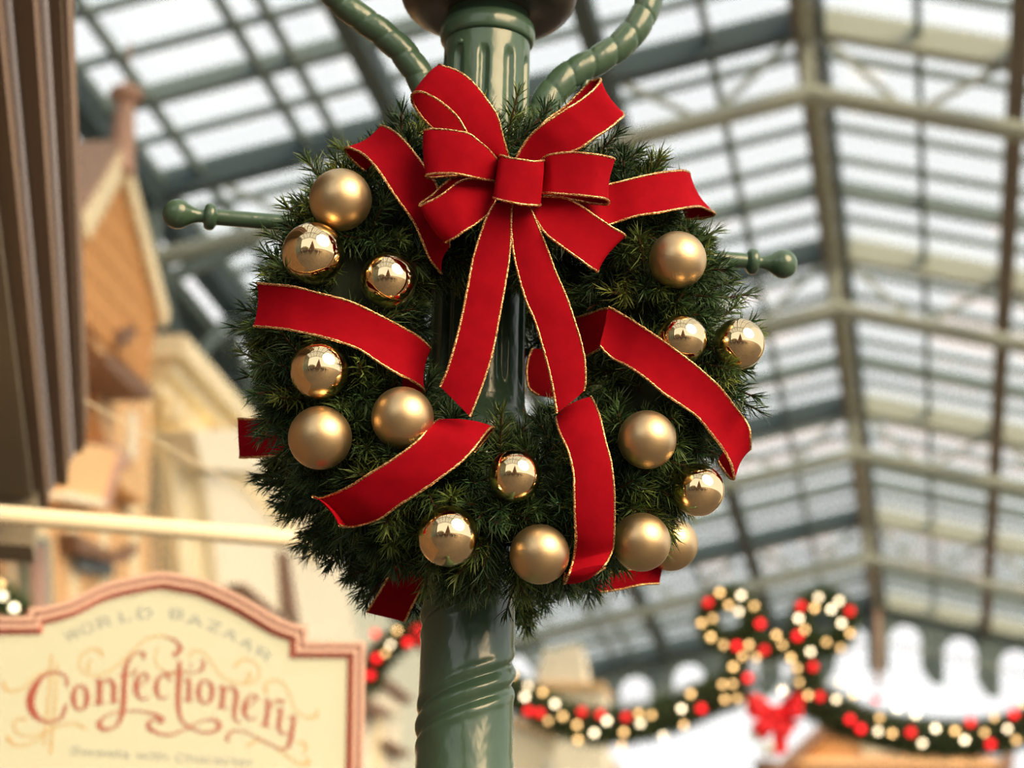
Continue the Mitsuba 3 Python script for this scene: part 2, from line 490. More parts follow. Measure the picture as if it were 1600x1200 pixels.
add('lantern_globe', moved(lathe(spline(glb, 30), 40), MP), 'm_globe', post, smooth=True)


def screw(x, y, r, n):
    c = at(x, y, n)
    m = lathe([(0.0, 0.0), (r, 0.0), (r * 1.05, r * 0.3), (r * 0.9, r * 0.8), (r * 0.45, r * 1.0), (0.0, r * 0.7)], 14)
    d = norm(np.array([c[0] - AX[0], c[1] - AX[1], 0]))
    a, b, _ = frame_of(d)
    return moved(m, frame_matrix(c - d * 0.004, a, b, d))


for x, y, r in ((718, 63, 0.005), (822, 73, 0.006), (786, 633, 0.008)):
    u = (x - 761 - (y - 60) * -0.033) / 920.0 if y < 200 else (x - 745) / 940.0
    rad = 0.0755 if y < 200 else 0.0825
    add('bolt', screw(x, y, r, math.sqrt(max(rad**2 - u**2, 1e-5))), 'm_green_paint', post, smooth=40)


def rope_arm(pxs, r0, r1, n_turn, name, out):
    p = [np.append(at(x, y, n), 0) for x, y, n in pxs]
    p = [q[:3] for q in p] + [np.asarray(q) for q in out]
    p = np.array(p)
    s = np.concatenate([[0], np.cumsum(np.linalg.norm(np.diff(p, axis=0), axis=1))])
    at_ = np.linspace(0, s[-1], 420)
    q = catmull(s, p, at_)
    ang = np.arange(20) * 2 * np.pi / 20
    ph = (at_[:, None] / n_turn + ang[None] / (2 * np.pi))
    d = np.abs(ph - np.round(ph))
    rr = np.interp(at_, [0, s[-1]], [r0, r1])[:, None] * (1 - 0.065 * np.exp(-(d / 0.075) ** 2) + 0.018 * np.cos((ph % 1 - 0.5) * 2 * np.pi))
    add(name, tube(q, rr, 20), 'm_green_paint', post, smooth=True, label='arm wound like a rope')


top_l, top_r = at(505, -20, 0.0), at(1035, -30, 0.0)
rope_arm([(690, 215, 0), (676, 165, 0), (655, 118, 0), (628, 80, 0), (592, 48, 0), (553, 20, 0), (522, -8, 0)], 0.026, 0.021, 0.047, 'scroll_arm',
         [top_l + UZ * 0.09 - EX * 0.02, top_l + UZ * 0.24 + EX * 0.02, top_l + UZ * 0.32 + EX * 0.08])
rope_arm([(838, 235, 0), (843, 190, 0), (858, 152, 0), (890, 118, 0), (932, 95, 0), (972, 68, 0), (1000, 34, 0), (1016, -5, 0)], 0.028, 0.021, 0.047, 'scroll_arm',
         [top_r + UZ * 0.06 + EX * 0.0, top_r + UZ * 0.22 - EX * 0.03, top_r + UZ * 0.30 - EX * 0.10])
add('arm_curl', tube(spline([at(x, y, 0.0) for x, y in ((846, 215), (862, 180), (892, 140), (915, 132), (912, 150), (898, 158))], 40), 0.008, 8), 'm_green_paint', post, smooth=True)

# the two bars of the ladder rest, each with a ring and a ball
zr_l, zr_r = at(275, 342, 0.0), at(1223, 405, 0.0)
zbar = 0.5 * (zr_l[2] + zr_r[2])


def rest_bar(x_end, s):
    u_end = abs(local(at(x_end, 372, 0.0))[0])
    L = u_end
    pr = [(0.0, L + 0.0255), (0.011, L + 0.0232), (0.0185, L + 0.0178), (0.0238, L + 0.009), (0.0256, L), (0.0238, L - 0.009), (0.0195, L - 0.0165), (0.0150, L - 0.024), (0.0118, L - 0.033), (0.0108, L - 0.040),
          (0.0112, L - 0.043), (0.0185, L - 0.0455), (0.0222, L - 0.050), (0.0228, L - 0.055), (0.0215, L - 0.060), (0.0165, L - 0.0640), (0.0135, L - 0.066), (0.0135, 0.06), (0.0135, 0.0)]
    m = lathe(np.vstack([spline(pr[:17], 100), pr[17:]])[::-1], 32)
    o = AX + UZ * zbar
    return moved(m, frame_matrix(o, np.cross(UZ, EX * s), UZ, EX * s))


add('ladder_bar', rest_bar(275, -1), 'm_green_paint', post, smooth=True, label='left ladder bar ending in a ball')
add('ladder_bar', rest_bar(1223, 1), 'm_green_paint', post, smooth=True, label='right ladder bar ending in a ball')

# ------------------------------------------------------------------ wreaths
WC = local(at(783, 541, 0.2))                       # centre of the front wreath: u, z, n
RM, RT = 0.266, 0.160                               # ring radius, radius of the foliage round it


def surf(u, z, front=True):
    """How far in front of the post's axis the front wreath's foliage reaches at u, z."""
    rho = np.hypot(u - WC[0], (z - WC[1]) * 1.0)
    return WC[2] + np.sqrt(np.maximum(RT**2 - (rho - RM) ** 2, 0.0))


def draped(x, y, off):
    n = 0.33
    for _ in range(12):
        q = local(at(x, y, n))
        n = 0.5 * n + 0.5 * (float(surf(q[0], q[1])) + off)
    return n


strips = []                                         # sampled points of every ribbon, to part the needles


def ribbon_mesh(A, B, across=7, thick=0.0012, bulge=0.0):
    """A band between the two edge curves (n x 3 each)."""
    n = len(A)
    t = np.linspace(0, 1, across)
    mid = A[:, None] * (1 - t[None, :, None]) + B[:, None] * t[None, :, None]
    du = np.gradient(mid, axis=0)
    dv = np.gradient(mid, axis=1)
    nn = norm(np.cross(du, dv) + 1e-12)
    mid = mid + nn * (bulge * (1 - (2 * t - 1) ** 2))[None, :, None]
    wob = (meshkit.fbm(mid * 16.0, 2, seed=4) - 0.5) * 0.006
    wob[:, 0] *= 0.3
    wob[:, -1] *= 0.3
    mid = mid + nn * wob[..., None]
    v = np.concatenate([(mid + nn * thick / 2).reshape(-1, 3), (mid - nn * thick / 2).reshape(-1, 3)])
    i, j = np.meshgrid(np.arange(n - 1), np.arange(across - 1), indexing='ij')
    q = np.stack([i * across + j, (i + 1) * across + j, (i + 1) * across + j + 1, i * across + j + 1], -1).reshape(-1, 4)
    f = np.vstack([q[:, [0, 1, 2]], q[:, [0, 2, 3]]])
    g = f[:, ::-1] + n * across
    k = np.concatenate([np.arange(across), np.arange(1, n) * across + across - 1, (n - 1) * across + np.arange(across - 2, -1, -1), np.arange(n - 2, 0, -1) * across])
    k2 = np.roll(k, -1)
    side = np.vstack([np.stack([k, k2, k2 + n * across], 1), np.stack([k, k2 + n * across, k + n * across], 1)])
    return trimesh.Trimesh(v, np.vstack([f, g, side]), process=False), mid


def edge_mesh(P, r=0.0021, seed=0):
    n = max(40, int(len(P) * 3))
    s = np.concatenate([[0], np.cumsum(np.linalg.norm(np.diff(P, axis=0), axis=1))])
    w = np.linspace(0, s[-1], n)
    Q = np.stack([np.interp(w, s, P[:, k]) for k in range(3)], 1)
    rr = r * (0.8 + 0.5 * np.random.default_rng(seed).random((n, 6)))
    return tube(Q, rr, 6)


def make_ribbon(part, parent, rows, m=48, off=0.012, tucks=(0, 0), part_label=None, keep=True, bulge=0.0, tuck_len=0.07, mat='m_velvet', at=at):
    """rows: (xa, ya, xb, yb[, n or (na, nb)]): the two edges as seen, their distance given or draped over the foliage."""
    A, B = [], []
    for r in rows:
        na = nb = r[4] if len(r) > 4 else None
        if isinstance(na, tuple):
            na, nb = na
        A.append(at(r[0], r[1], draped(r[0], r[1], off) if na is None else na))
        B.append(at(r[2], r[3], draped(r[2], r[3], off) if nb is None else nb))
    A, B = np.array(A), np.array(B)
    for end, tk in ((0, tucks[0]), (1, tucks[1])):
        if tk:
            ea, eb = (A[0], B[0]) if end == 0 else (A[-1], B[-1])
            pa, pb = (A[1], B[1]) if end == 0 else (A[-2], B[-2])
            da, db = norm(ea - pa), norm(eb - pb)
            ext = [(ea - da * 0.004 - N * 0.014, eb - db * 0.004 - N * 0.014), (ea - da * 0.024 - N * tuck_len * 0.55, eb - db * 0.024 - N * tuck_len * 0.55), (ea - da * 0.06 - N * tuck_len, eb - db * 0.06 - N * tuck_len)]
            if end == 0:
                A, B = np.vstack([[e[0] for e in ext[::-1]], A]), np.vstack([[e[1] for e in ext[::-1]], B])
            else:
                A, B = np.vstack([A, [e[0] for e in ext]]), np.vstack([B, [e[1] for e in ext]])

    def res(P):
        s = np.concatenate([[0], np.cumsum(np.maximum(np.linalg.norm(np.diff(P, axis=0), axis=1), 1e-5))])
        return s, P
    sa, sb = res(A)[0], res(B)[0]
    s = 0.5 * (sa + sb)
    w = np.linspace(0, s[-1], m)
    A2, B2 = PchipInterpolator(s, A, axis=0)(w), PchipInterpolator(s, B, axis=0)(w)
    mesh, mid = ribbon_mesh(A2, B2, bulge=bulge)
    if parent is None:
        k = part
    else:
        k = key_for(part, parent)
        note(k, part_label)
    band = k if parent is not None else key_for('band', k)
    scene[band] = mikit.ply(mesh, mat, smooth=50)
    hold = k
    e = cat_mesh([edge_mesh(mid[:, 0], seed=1), edge_mesh(mid[:, -1], seed=2)])
    ek = key_for('gold_edge', hold)
    scene[ek] = mikit.ply(e, 'm_gold_trim', smooth=True)
    note(ek, 'glittering gold wired edge')
    if keep:
        strips.append(local(mid.reshape(-1, 3)))


def cb(x, y):
    return 520 + 0.3875 * x, 90 + 0.3875 * y


def crow(ax, ay, bx, by, n):
    return (*cb(ax, ay), *cb(bx, by), n)


bow = thing('ribbon_bow', 'large red velvet bow with gold wired edges and two long tails atop the wreath', 'bow')
bow_parts = [
    ('loop', 'upper left loop', [(712, 410, 676, 412, .40), (690, 335, 625, 385, .415), (665, 240, 560, 330, .43), (620, 170, 508, 245, .435), (572, 108, 452, 190, .43), (505, 55, 400, 155, .425), (440, 32, 345, 136, .415),
                                 (428, 36, 318, 152, .395), (440, 62, 322, 180, .375), (475, 110, 350, 228, .365), (530, 180, 408, 290, .36), (620, 280, 520, 370, .36), (700, 400, 640, 420, .37)]),
    ('loop', 'upper right loop', [(738, 408, 815, 425, .40), (790, 322, 880, 400, .415), (850, 268, 968, 378, .43), (930, 215, 1060, 320, .435), (1000, 172, 1110, 288, .43), (1060, 120, 1150, 255, .425), (1081, 92, 1172, 236, .415),
                                  (1072, 86, 1172, 226, .395), (1045, 94, 1150, 214, .38), (1000, 136, 1100, 255, .37), (940, 195, 1035, 320, .365), (850, 262, 945, 380, .365), (760, 390, 830, 420, .37)]),
    ('loop', 'middle left loop', [(668, 425, 658, 498, .41), (632, 374, 612, 492, .43), (590, 338, 555, 479, .445), (550, 308, 490, 467, .45), (470, 292, 430, 466, .445), (400, 288, 388, 471, .435), (372, 292, 374, 477, .425),
                                  (371, 300, 384, 484, .405), (400, 305, 420, 483, .39), (480, 312, 480, 478, .385), (600, 352, 600, 472, .385), (655, 420, 650, 470, .39)]),
    ('loop', 'middle right loop', [(842, 414, 838, 548, .41), (880, 391, 890, 547, .43), (960, 382, 970, 553, .44), (1050, 390, 1050, 561, .445), (1110, 400, 1098, 569, .435), (1134, 408, 1113, 577, .425),
                                   (1132, 414, 1111, 592, .405), (1090, 414, 1060, 590, .39), (1000, 412, 960, 573, .385), (880, 422, 870, 556, .39)]),
    ('loop', 'lower left loop', [(650, 500, 655, 572, .40), (560, 490, 628, 628, .41), (505, 504, 580, 667, .42), (450, 545, 520, 706, .425), (400, 575, 485, 730, .42), (352, 598, 461, 743, .41),
                                 (352, 590, 452, 734, .395), (400, 556, 480, 690, .385), (440, 518, 520, 650, .38), (500, 480, 580, 600, .38), (620, 470, 650, 555, .385)]),
    ('loop', 'lower right loop', [(832, 560, 786, 600, .40), (900, 562, 815, 645, .41), (950, 571, 852, 702, .42), (1000, 597, 930, 766, .425), (1060, 640, 1000, 816, .425), (1120, 680, 1043, 848, .42), (1177, 715, 1063, 861, .41),
                                  (1176, 724, 1070, 860, .39), (1140, 712, 1040, 832, .38), (1060, 662, 960, 772, .375), (900, 592, 850, 652, .38)]),
    ('knot', 'knot across the middle', [(676, 402, 650, 562, .40), (676, 397, 647, 565, .43), (684, 396, 655, 568, .452), (740, 409, 700, 579, .462), (800, 418, 762, 592, .462), (842, 416, 830, 596, .452), (849, 415, 836, 595, .43), (847, 420, 835, 590, .40)]),
]
for name, lab, rows_ in bow_parts:
    make_ribbon(name, bow, [crow(*r) for r in rows_], m=56 if name == 'loop' else 30, part_label=lab, bulge=0.004 if name == 'loop' else 0.0)
make_ribbon('tail', bow, [(773, 318, 800, 318, .425), (764, 332, 799, 330, .425), (748, 374, 798, 370, .415), (739, 405, 796, 400, .41), (731, 448, 790, 440, .405), (722, 493, 780, 496, .40), (711, 538, 770, 548, .395), (701, 572, 757, 592, .39), (688, 604, 734, 651, .38)],
            m=50, part_label='left tail hanging over the opening', bulge=0.004)
make_ribbon('tail', bow, [(799, 318, 826, 318, .424), (798, 343, 838, 348, .42), (802, 391, 855, 388, .41), (809, 425, 867, 422, .405), (821, 467, 885, 464, .40), (836, 502, 898, 502, .395), (847, 538, 908, 535, .39), (857, 575, 914, 565, .385), (865, 612, 915, 590, .38), (870, 646, 912, 611, .375)],
            m=50, part_label='right tail hanging over the opening', bulge=0.004)

bands = [
    ('red velvet gold-edged ribbon band wound over the upper left of the wreath, beside the bow', (1, 0), [(594, 198, 539, 231, (.315, .315)), (610, 202, 561, 237), (637, 226, 590, 264), (663, 260, 617, 305), (685, 297, 648, 350), (698, 345, 675, 410), (702, 385, 690, 428, .30)]),
    ('red velvet gold-edged ribbon band running from the bow to the upper right rim', (0, 1), [(900, 300, 905, 352, .39), (930, 293, 935, 353, .385), (956, 287, 958, 349), (985, 280, 997, 337), (1024, 271, 1030, 332), (1050, 268, 1075, 324), (1068, 267, 1100, 325, (.315, .315)), (1078, 272, 1117, 334, (.29, .29))]),
    ('red velvet gold-edged ribbon band curving across the left side of the wreath', (0, 1), [(402, 443, 396, 510, (.30, .30)), (430, 445, 425, 512), (464, 449, 456, 516), (505, 460, 490, 523), (549, 472, 521, 531), (587, 490, 560, 545), (629, 512, 595, 568), (656, 528, 630, 588), (673, 545, 663, 610, (.30, .30))]),
    ('red velvet gold-edged ribbon band curving across the lower left of the wreath', (1, 0), [(691, 657, 772, 668, (.31, .31)), (660, 681, 745, 695), (618, 715, 722, 720), (581, 738, 680, 752), (544, 761, 628, 786), (521, 772, 590, 812), (504, 778, 560, 821), (497, 779, 546, 823), (489, 776, 530, 821, (.318, .318))]),
    ('red velvet gold-edged ribbon band curving down the right side of the wreath', (0, 1), [(951, 480, 937, 540, (.33, .33)), (975, 493, 956, 559), (1007, 513, 981, 572), (1038, 534, 1007, 589), (1070, 558, 1038, 615), (1102, 584, 1066, 634), (1127, 608, 1090, 652), (1149, 637, 1111, 677), (1163, 655, 1130, 702), (1172, 676, 1143, 727, (.31, .31)), (1172, 702, 1147, 748, (.29, .29))]),
    ('red velvet gold-edged ribbon band hanging down the lower right of the wreath below the tail', (0, 1), [(869, 652, 923, 620, (.325, .325)), (874, 674, 937, 651), (889, 708, 946, 689), (897, 751, 956, 730), (898, 807, 960, 776), (900, 837, 959, 837), (895, 878, 956, 862), (889, 897, 944, 884, (.325, .325)), (883, 911, 930, 896, (.30, .30))]),
]
band_keys = []
for lab, tucks, rows_ in bands:
    k = thing('ribbon_band', lab, 'ribbon')
    make_ribbon(k, None, rows_, m=52, tucks=tucks, bulge=0.006)
k = thing('ribbon_band', 'dark piece of red ribbon inside the opening of the wreath, right of the bow tails', 'ribbon')
make_ribbon(k, None, [(896, 497, 896, 545, .23), (915, 492, 912, 558, .26), (935, 485, 925, 552, .29), (951, 482, 937, 545, .318)], m=24)
# ribbons of the back wreath
for lab, rows_ in (
        ('short red ribbon end sticking out from the left side of the back wreath', [(372, 654, 374, 715, -.20), (400, 655, 402, 714, -.17), (432, 654, 434, 712, -.15), (470, 656, 474, 714, -.15)]),
        ('dark red ribbon under the wreath beside the left of the post', [(640, 862, 690, 880, -.12), (617, 885, 668, 903, -.14), (596, 920, 650, 935, -.16), (573, 957, 632, 972, -.19)]),
        ('red ribbon showing below the wreath at the lower right behind the matte bauble', [(1040, 866, 1030, 912, -.16), (1008, 884, 1000, 914, -.15), (975, 892, 968, 921, -.15), (940, 896, 930, 926, -.15)]),
        ('red ribbon of the back wreath seen through the opening right of the post', [(832, 545, 905, 548, -.14), (823, 575, 895, 580, -.12), (826, 605, 880, 612, -.11), (842, 618, 862, 622, -.11)])):
    k = thing('ribbon_band', lab, 'ribbon')
    make_ribbon(k, None, rows_, m=24)

# baubles
BAUBLES = [(532, 312, 49, 0), (489, 396, 49, 1), (607, 438, 44, 1), (499, 579, 46, 1), (500, 684, 50, 0), (629, 653, 49, 0), (804, 743, 41, 1), (700, 838, 48, 1), (843, 866, 47, 0),
           (1002, 847, 46, 0), (1011, 687, 46, 0), (1091, 766, 41, 1), (1059, 406, 45, 0), (1066, 530, 39, 1), (1155, 537, 40, 1)]
BLAB = ['matte gold bauble at the upper left of the wreath, highest of all', 'shiny gold bauble just below the highest matte bauble, left of another shiny one', 'shiny gold bauble left of the bow, right neighbour of a larger shiny one',
        'shiny gold bauble under the left ribbon band', 'matte gold bauble at the left, directly below a shiny one', 'matte gold bauble above the lower left ribbon band', 'shiny gold bauble at the bottom of the opening, below the post shoulder',
        'shiny gold bauble at the bottom left of the wreath, above the post', 'matte gold bauble at the bottom of the wreath, left of the hanging ribbon band', 'matte gold bauble at the bottom right, touching the hanging ribbon band',
        'matte gold bauble at the right, between the two right ribbon bands', 'shiny gold bauble at the lower right rim of the wreath', 'matte gold bauble at the upper right under the ribbon band',
        'shiny gold bauble at the right, partly behind the right ribbon band', 'shiny gold bauble at the outer right rim of the wreath']
ball = trimesh.creation.icosphere(subdivisions=5)
spheres = []
for (x, y, r, shiny), lab in zip(BAUBLES, BLAB):
    n = draped(x, y, -0.012)
    c = at(x, y, n)
    dist = np.dot(c - EYE, fw)
    R = r / FOC * dist
    m = ball.copy()
    m.apply_scale(R)
    m.apply_translation(c)
    k = thing('bauble', lab, 'bauble', 'gold baubles on the front wreath')
    scene[key_for('ball', k)] = mikit.ply(m, 'm_gold_mirror' if shiny else 'm_gold_matte', smooth=True)
    q = local(c)
    back = norm(WC + np.array([0, 0, -0.02]) + RM * np.append(norm(q[:2] - WC[:2]), 0) - q)
    bw = norm(back[0] * EX + back[1] * UZ + back[2] * N)
    a, b, _ = frame_of(bw)
    cap = lathe([(0.0, -0.004), (0.011, -0.004), (0.0115, 0.004), (0.009, 0.006), (0.003, 0.007), (0.002, 0.016), (0.0, 0.016)], 16)
    scene[key_for('cap', k)] = mikit.ply(moved(cap, frame_matrix(c + bw * R, a, b, bw)), 'm_gold_trim', smooth=40)
    spheres.append((q, R))
c = at(1048, 850, -0.14)
m = ball.copy()
m.apply_scale(0.047)
m.apply_translation(c)
add('bauble', m, 'm_gold_matte', smooth=True, label='matte gold bauble of the back wreath, peeping out at the lower right behind another', cat='bauble')
spheres.append((local(c), 0.047))

tree_pts = np.vstack(strips)
strip_tree = cKDTree(tree_pts[:, :2])


def keep_needle(P):
    """P: needles x 3 points x 3 (local). True where the needle runs into no bauble and lies over no ribbon."""
    ok = np.ones(len(P), bool)
    for q, R in spheres:
        ok &= (np.linalg.norm(P - q, axis=-1) > R * 1.01).all(1)
        near = np.hypot(P[..., 0] - q[0], P[..., 1] - q[1]) < R * 0.80
        ok &= ~(near & (P[..., 2] > q[2])).any(1)
    flat = P.reshape(-1, 3)
    d, i = strip_tree.query(flat[:, :2], k=4, distance_upper_bound=0.010)
    for c_ in range(4):
        good = i[:, c_] < len(tree_pts)
        zn = np.where(good, tree_pts[np.minimum(i[:, c_], len(tree_pts) - 1), 2], 9)
        bad = good & (flat[:, 2] > zn - 0.004) & (flat[:, 2] < zn + 0.12)
        ok &= ~bad.reshape(P.shape[:2]).any(1)
    return ok


def pine_tip(base, d, length, n_needles, g, tone):
    """One bottle-brush sprig from base (local) along d. Returns vertices, faces, colours."""
    d = norm(d)
    side = norm(g.normal(size=3))
    bend = side * g.uniform(0.05, 0.25)
    t = np.sort(g.uniform(0.12, 1.0, n_needles))
    t[-14:] = g.uniform(0.92, 1.0, 14)
    stem = base + d * (t * length)[:, None] + bend * length * (t**2)[:, None]
    sd = norm(d + 2 * bend * t[:, None])
    a = norm(np.cross(sd, g.normal(size=3)))
    b = np.cross(sd, a)
    ang = np.arange(n_needles) * 2.39996 + g.uniform(0, 6)
    out = a * np.cos(ang)[:, None] + b * np.sin(ang)[:, None]
    lean = np.interp(t, [0, 0.85, 1.0], [0.95, 0.75, 0.35]) + g.normal(0, 0.12, n_needles)
    nd = norm(out * np.sin(lean)[:, None] + sd * np.cos(lean)[:, None])
    L = g.uniform(0.030, 0.044, n_needles) * np.interp(t, [0, 0.8, 1], [1, 0.95, 0.8])
    droop = (g.normal(size=(n_needles, 3)) * 0.10 - np.array([0, 0.06, 0])) * L[:, None]
    p1 = stem + nd * (L * 0.55)[:, None]
    p2 = stem + nd * L[:, None] + droop
    w = norm(np.cross(nd, g.normal(size=(n_needles, 3)))) * 0.00118
    P = np.stack([stem, p1, p2], 1)
    k = keep_needle(P)
    stem, p1, p2, w = stem[k], p1[k], p2[k], w[k]
    n = k.sum()
    v = np.stack([stem - w * 0.7, stem + w * 0.7, p1 - w, p1 + w, p2], 1).reshape(-1, 3)
    f = (np.arange(n)[:, None, None] * 5 + np.array([[0, 1, 3], [0, 3, 2], [2, 3, 4]])).reshape(-1, 3)
    shade = g.uniform(0.6, 1.3, n)[:, None] * tone
    tipc = shade * g.uniform(1.0, 1.5, n)[:, None] + np.array([0.012, 0.010, 0.0])
    col = np.stack([shade * 0.8, shade * 0.8, shade, shade, tipc], 1).reshape(-1, 3)
    # the brown twig in the middle
    q = base + d * (np.linspace(0, 1.0, 4) * length)[:, None] + bend * length * (np.linspace(0, 1, 4)**2)[:, None]
    tw = tube(q, np.array([0.0022, 0.002, 0.0018, 0.0016]), 4, cap=True)
    if keep_needle(q[None])[0]:
        f = np.vstack([f, tw.faces + len(v)])
        v = np.vstack([v, tw.vertices])
        col = np.vstack([col, np.tile([0.07, 0.035, 0.018], (len(tw.vertices), 1))])
    return v, f, col


TONES = np.array([[0.022, 0.055, 0.022], [0.032, 0.072, 0.026], [0.052, 0.098, 0.028], [0.090, 0.138, 0.032], [0.150, 0.190, 0.040]])


def make_wreath(name, label, centre, front, n_tips, n_parts, seed):
    g = np.random.default_rng(seed)
    wk = thing(name, label, 'wreath')
    ang = np.arange(64) * 2 * np.pi / 64
    ringp = np.stack([centre[0] + RM * np.cos(ang), centre[1] + RM * np.sin(ang), centre[2] + 0 * ang], 1)
    scene[key_for('core', wk)] = mikit.ply(tube(world(ringp), 0.062, 16, closed=True), 'm_core', smooth=True)
    note(f'{wk}__core', 'dark twiggy core ring')
    tips = []
    cam = local(EYE)
    for i in range(n_tips):
        ph = g.uniform(0, 2 * np.pi)
        ps = g.uniform(-np.pi, np.pi)
        if (1 + 0.52 * np.cos(ps)) / 1.52 < g.random():       # fewer tips at the narrow inside
            continue
        rad = np.array([np.cos(ph), np.sin(ph), 0])
        tan = np.array([-np.sin(ph), np.cos(ph), 0])
        o = rad * np.cos(ps) + np.array([0, 0, 1.0]) * np.sin(ps)
        base = np.array(centre) + rad * RM + o * 0.058
        d = o * g.uniform(0.7, 1.1) + tan * g.normal(0, 0.5) + np.cross(tan, o) * g.normal(0, 0.45) + np.array([0, -0.08, 0])
        length = g.uniform(0.062, 0.100)
        tone = TONES[g.choice(5, p=[0.28, 0.30, 0.22, 0.13, 0.07])] * g.uniform(0.8, 1.2)
        v, f, col = pine_tip(base, d, length, 84, g, tone)
        if len(f) < 60:
            continue
        vis = float(np.dot(o, norm(cam - base))) + (0.15 if front else 0.0) * np.cos(ps)
        tips.append((vis, v, f, col))
    tips.sort(key=lambda t: -t[0])
    for vis, v, f, col in tips[:n_parts]:
        m = trimesh.Trimesh(world(v), f, process=False)
        k = key_for('pine_sprig', wk)
        scene[k] = mikit.ply(m, 'm_needles', color=col)
    at0, V, F, C = 0, [], [], []
    for vis, v, f, col in tips[n_parts:]:
        V.append(world(v)), F.append(f + at0), C.append(col)
        at0 += len(v)
    k = key_for('inner_sprigs', wk)
    scene[k] = mikit.ply((np.vstack(V), np.vstack(F)), 'm_needles', color=np.vstack(C))
    note(k, kind='stuff')
    return wk


make_wreath('christmas_wreath', 'big artificial pine wreath on the front of the lamp post, hung with gold baubles', WC, True, 1600, 300, 11)
BC = local(at(752, 622, -0.2))
make_wreath('christmas_wreath', 'dark second pine wreath on the back of the post, below the front one', BC, False, 950, 200, 12)

# ------------------------------------------------------------------ near building on the left: its brown cornice overhead
CD = np.array([math.sin(math.radians(-17.2)), math.cos(math.radians(-17.2)), 0.0])
CP = np.array([CD[1], -CD[0], 0.0])


def cp(x, y, z):
    """Distance to the side (along CP) of the cornice line seen at x, y when it runs z above the eye."""
    d = ray(x, y)
    return float(d @ CP / d[2] * z)


def run(p0, p1, z0, z1, s0, s1):
    """A straight moulding between the side distances p0, p1 and heights z0, z1 above the eye, from s0 to s1 along the street front."""
    c = np.array([[p0, z0], [p1, z0], [p1, z1], [p0, z1]])
    return facing(extrude(Polygon(c), s1 - s0, frame_matrix(EYE + CD * s0, CP, UZ, CD)))


corn = thing('shop_building', 'brown moulded eave of the near shop building at the left edge, seen from below', 'building')
zc = 2.75
_d = ray(144, 700)
S1 = float(_d @ CD / _d[2] * zc)
S0 = 3.4
pe = cp(121, 400, zc)
pa, pa2 = cp(90, 400, zc - 0.06), cp(83, 400, zc - 0.06)
pb, pb2 = cp(46, 400, zc - 0.20), cp(39, 400, zc - 0.20)
pc, pd = cp(8, 400, zc - 0.30), cp(-8, 400, zc - 0.30)
add('eave_lip', run(pe, pe - 0.06, zc, zc + 0.16, S0, S1), 'm_cornice', corn)
add('eave_soffit', run(pe - 0.01, pa - 0.01, zc - 0.03, zc + 0.05, S0, S1 - 0.02), 'm_cornice', corn)
add('eave_bead', tube([EYE + CD * S0 + CP * (pa + pa2) / 2 + UZ * (zc - 0.05), EYE + CD * (S1 - 0.04) + CP * (pa + pa2) / 2 + UZ * (zc - 0.05)], 0.021, 10), 'm_cornice_pale', corn, smooth=40, label='pale bead')
add('eave_fascia', run(pa2 + 0.01, pa2 - 0.05, zc - 0.17, zc, S0, S1 - 0.05), 'm_cornice', corn)
add('eave_soffit', run(pa2, pb - 0.01, zc - 0.17, zc - 0.12, S0, S1 - 0.08), 'm_cornice', corn)
add('eave_bead', tube([EYE + CD * S0 + CP * (pb + pb2) / 2 + UZ * (zc - 0.19), EYE + CD * (S1 - 0.1) + CP * (pb + pb2) / 2 + UZ * (zc - 0.19)], 0.019, 10), 'm_cornice_pale', corn, smooth=40, label='pale bead')
add('eave_fascia', run(pb2 + 0.01, pb2 - 0.05, zc - 0.30, zc - 0.14, S0, S1 - 0.12), 'm_cornice', corn)
add('eave_soffit', run(pb2, pc, zc - 0.27, zc - 0.22, S0, S1 - 0.15), 'm_cornice', corn)
add('eave_bead', tube([EYE + CD * S0 + CP * pc + UZ * (zc - 0.28), EYE + CD * (S1 - 0.15) + CP * pc + UZ * (zc - 0.28)], 0.014, 10), 'm_cornice_pale', corn, smooth=40, label='pale bead')
add('eave_soffit', run(pc, pc - 1.3, zc - 0.34, zc - 0.27, S0, S1 - 0.2), 'm_greyboard', corn, label='flat grey soffit')
add('corner_block', run(pb2 - 0.02, pc - 0.25, zc - 0.52, zc - 0.30, S1 - 0.5, S1 - 0.22), 'm_greyboard', corn)
add('shop_wall', run(pc - 0.55, pc - 1.3, -1.6, zc - 0.3, S0, S1 - 0.7), 'm_cornice', corn)
add('roof_board', run(pe - 0.03, pc - 1.3, zc + 0.05, zc + 0.14, S0, S1 - 0.05), 'm_cornice', corn)

# ------------------------------------------------------------------ sign and the pole above it
SAZ = math.radians(57.0)
SX = np.array([math.sin(SAZ), math.cos(SAZ), 0.0])
SN = np.array([SX[1], -SX[0], 0.0])                  # towards the camera
SN = SN if SN @ (EYE - (EYE + ray(260, 1080))) > 0 else -SN
SP = EYE + ray(261, 1080) * (7.5 / np.linalg.norm(ray(261, 1080)[:2]))


def sign_xy(pts, lift=0.0):
    """Points seen on the sign's face -> metres along SX and up."""
    out = []
    for x, y in pts:
        q = on_plane(x, y, SP + SN * lift, SN) - SP
        out.append((float(q @ SX), float(q[2])))
    return out


MS = frame_matrix(SP, SX, UZ, SN)
if np.linalg.det(MS[:3, :3]) < 0:
    raise ValueError('sign frame')
s1 = lambda x, y: (0 + 0.2582 * x, 890 + 0.2582 * y)
s2 = lambda x, y: (270 + 0.2583 * x, 890 + 0.2583 * y)


def curve(pts, n=40):
    return [tuple(p) for p in spline(np.array(pts, float), n)]


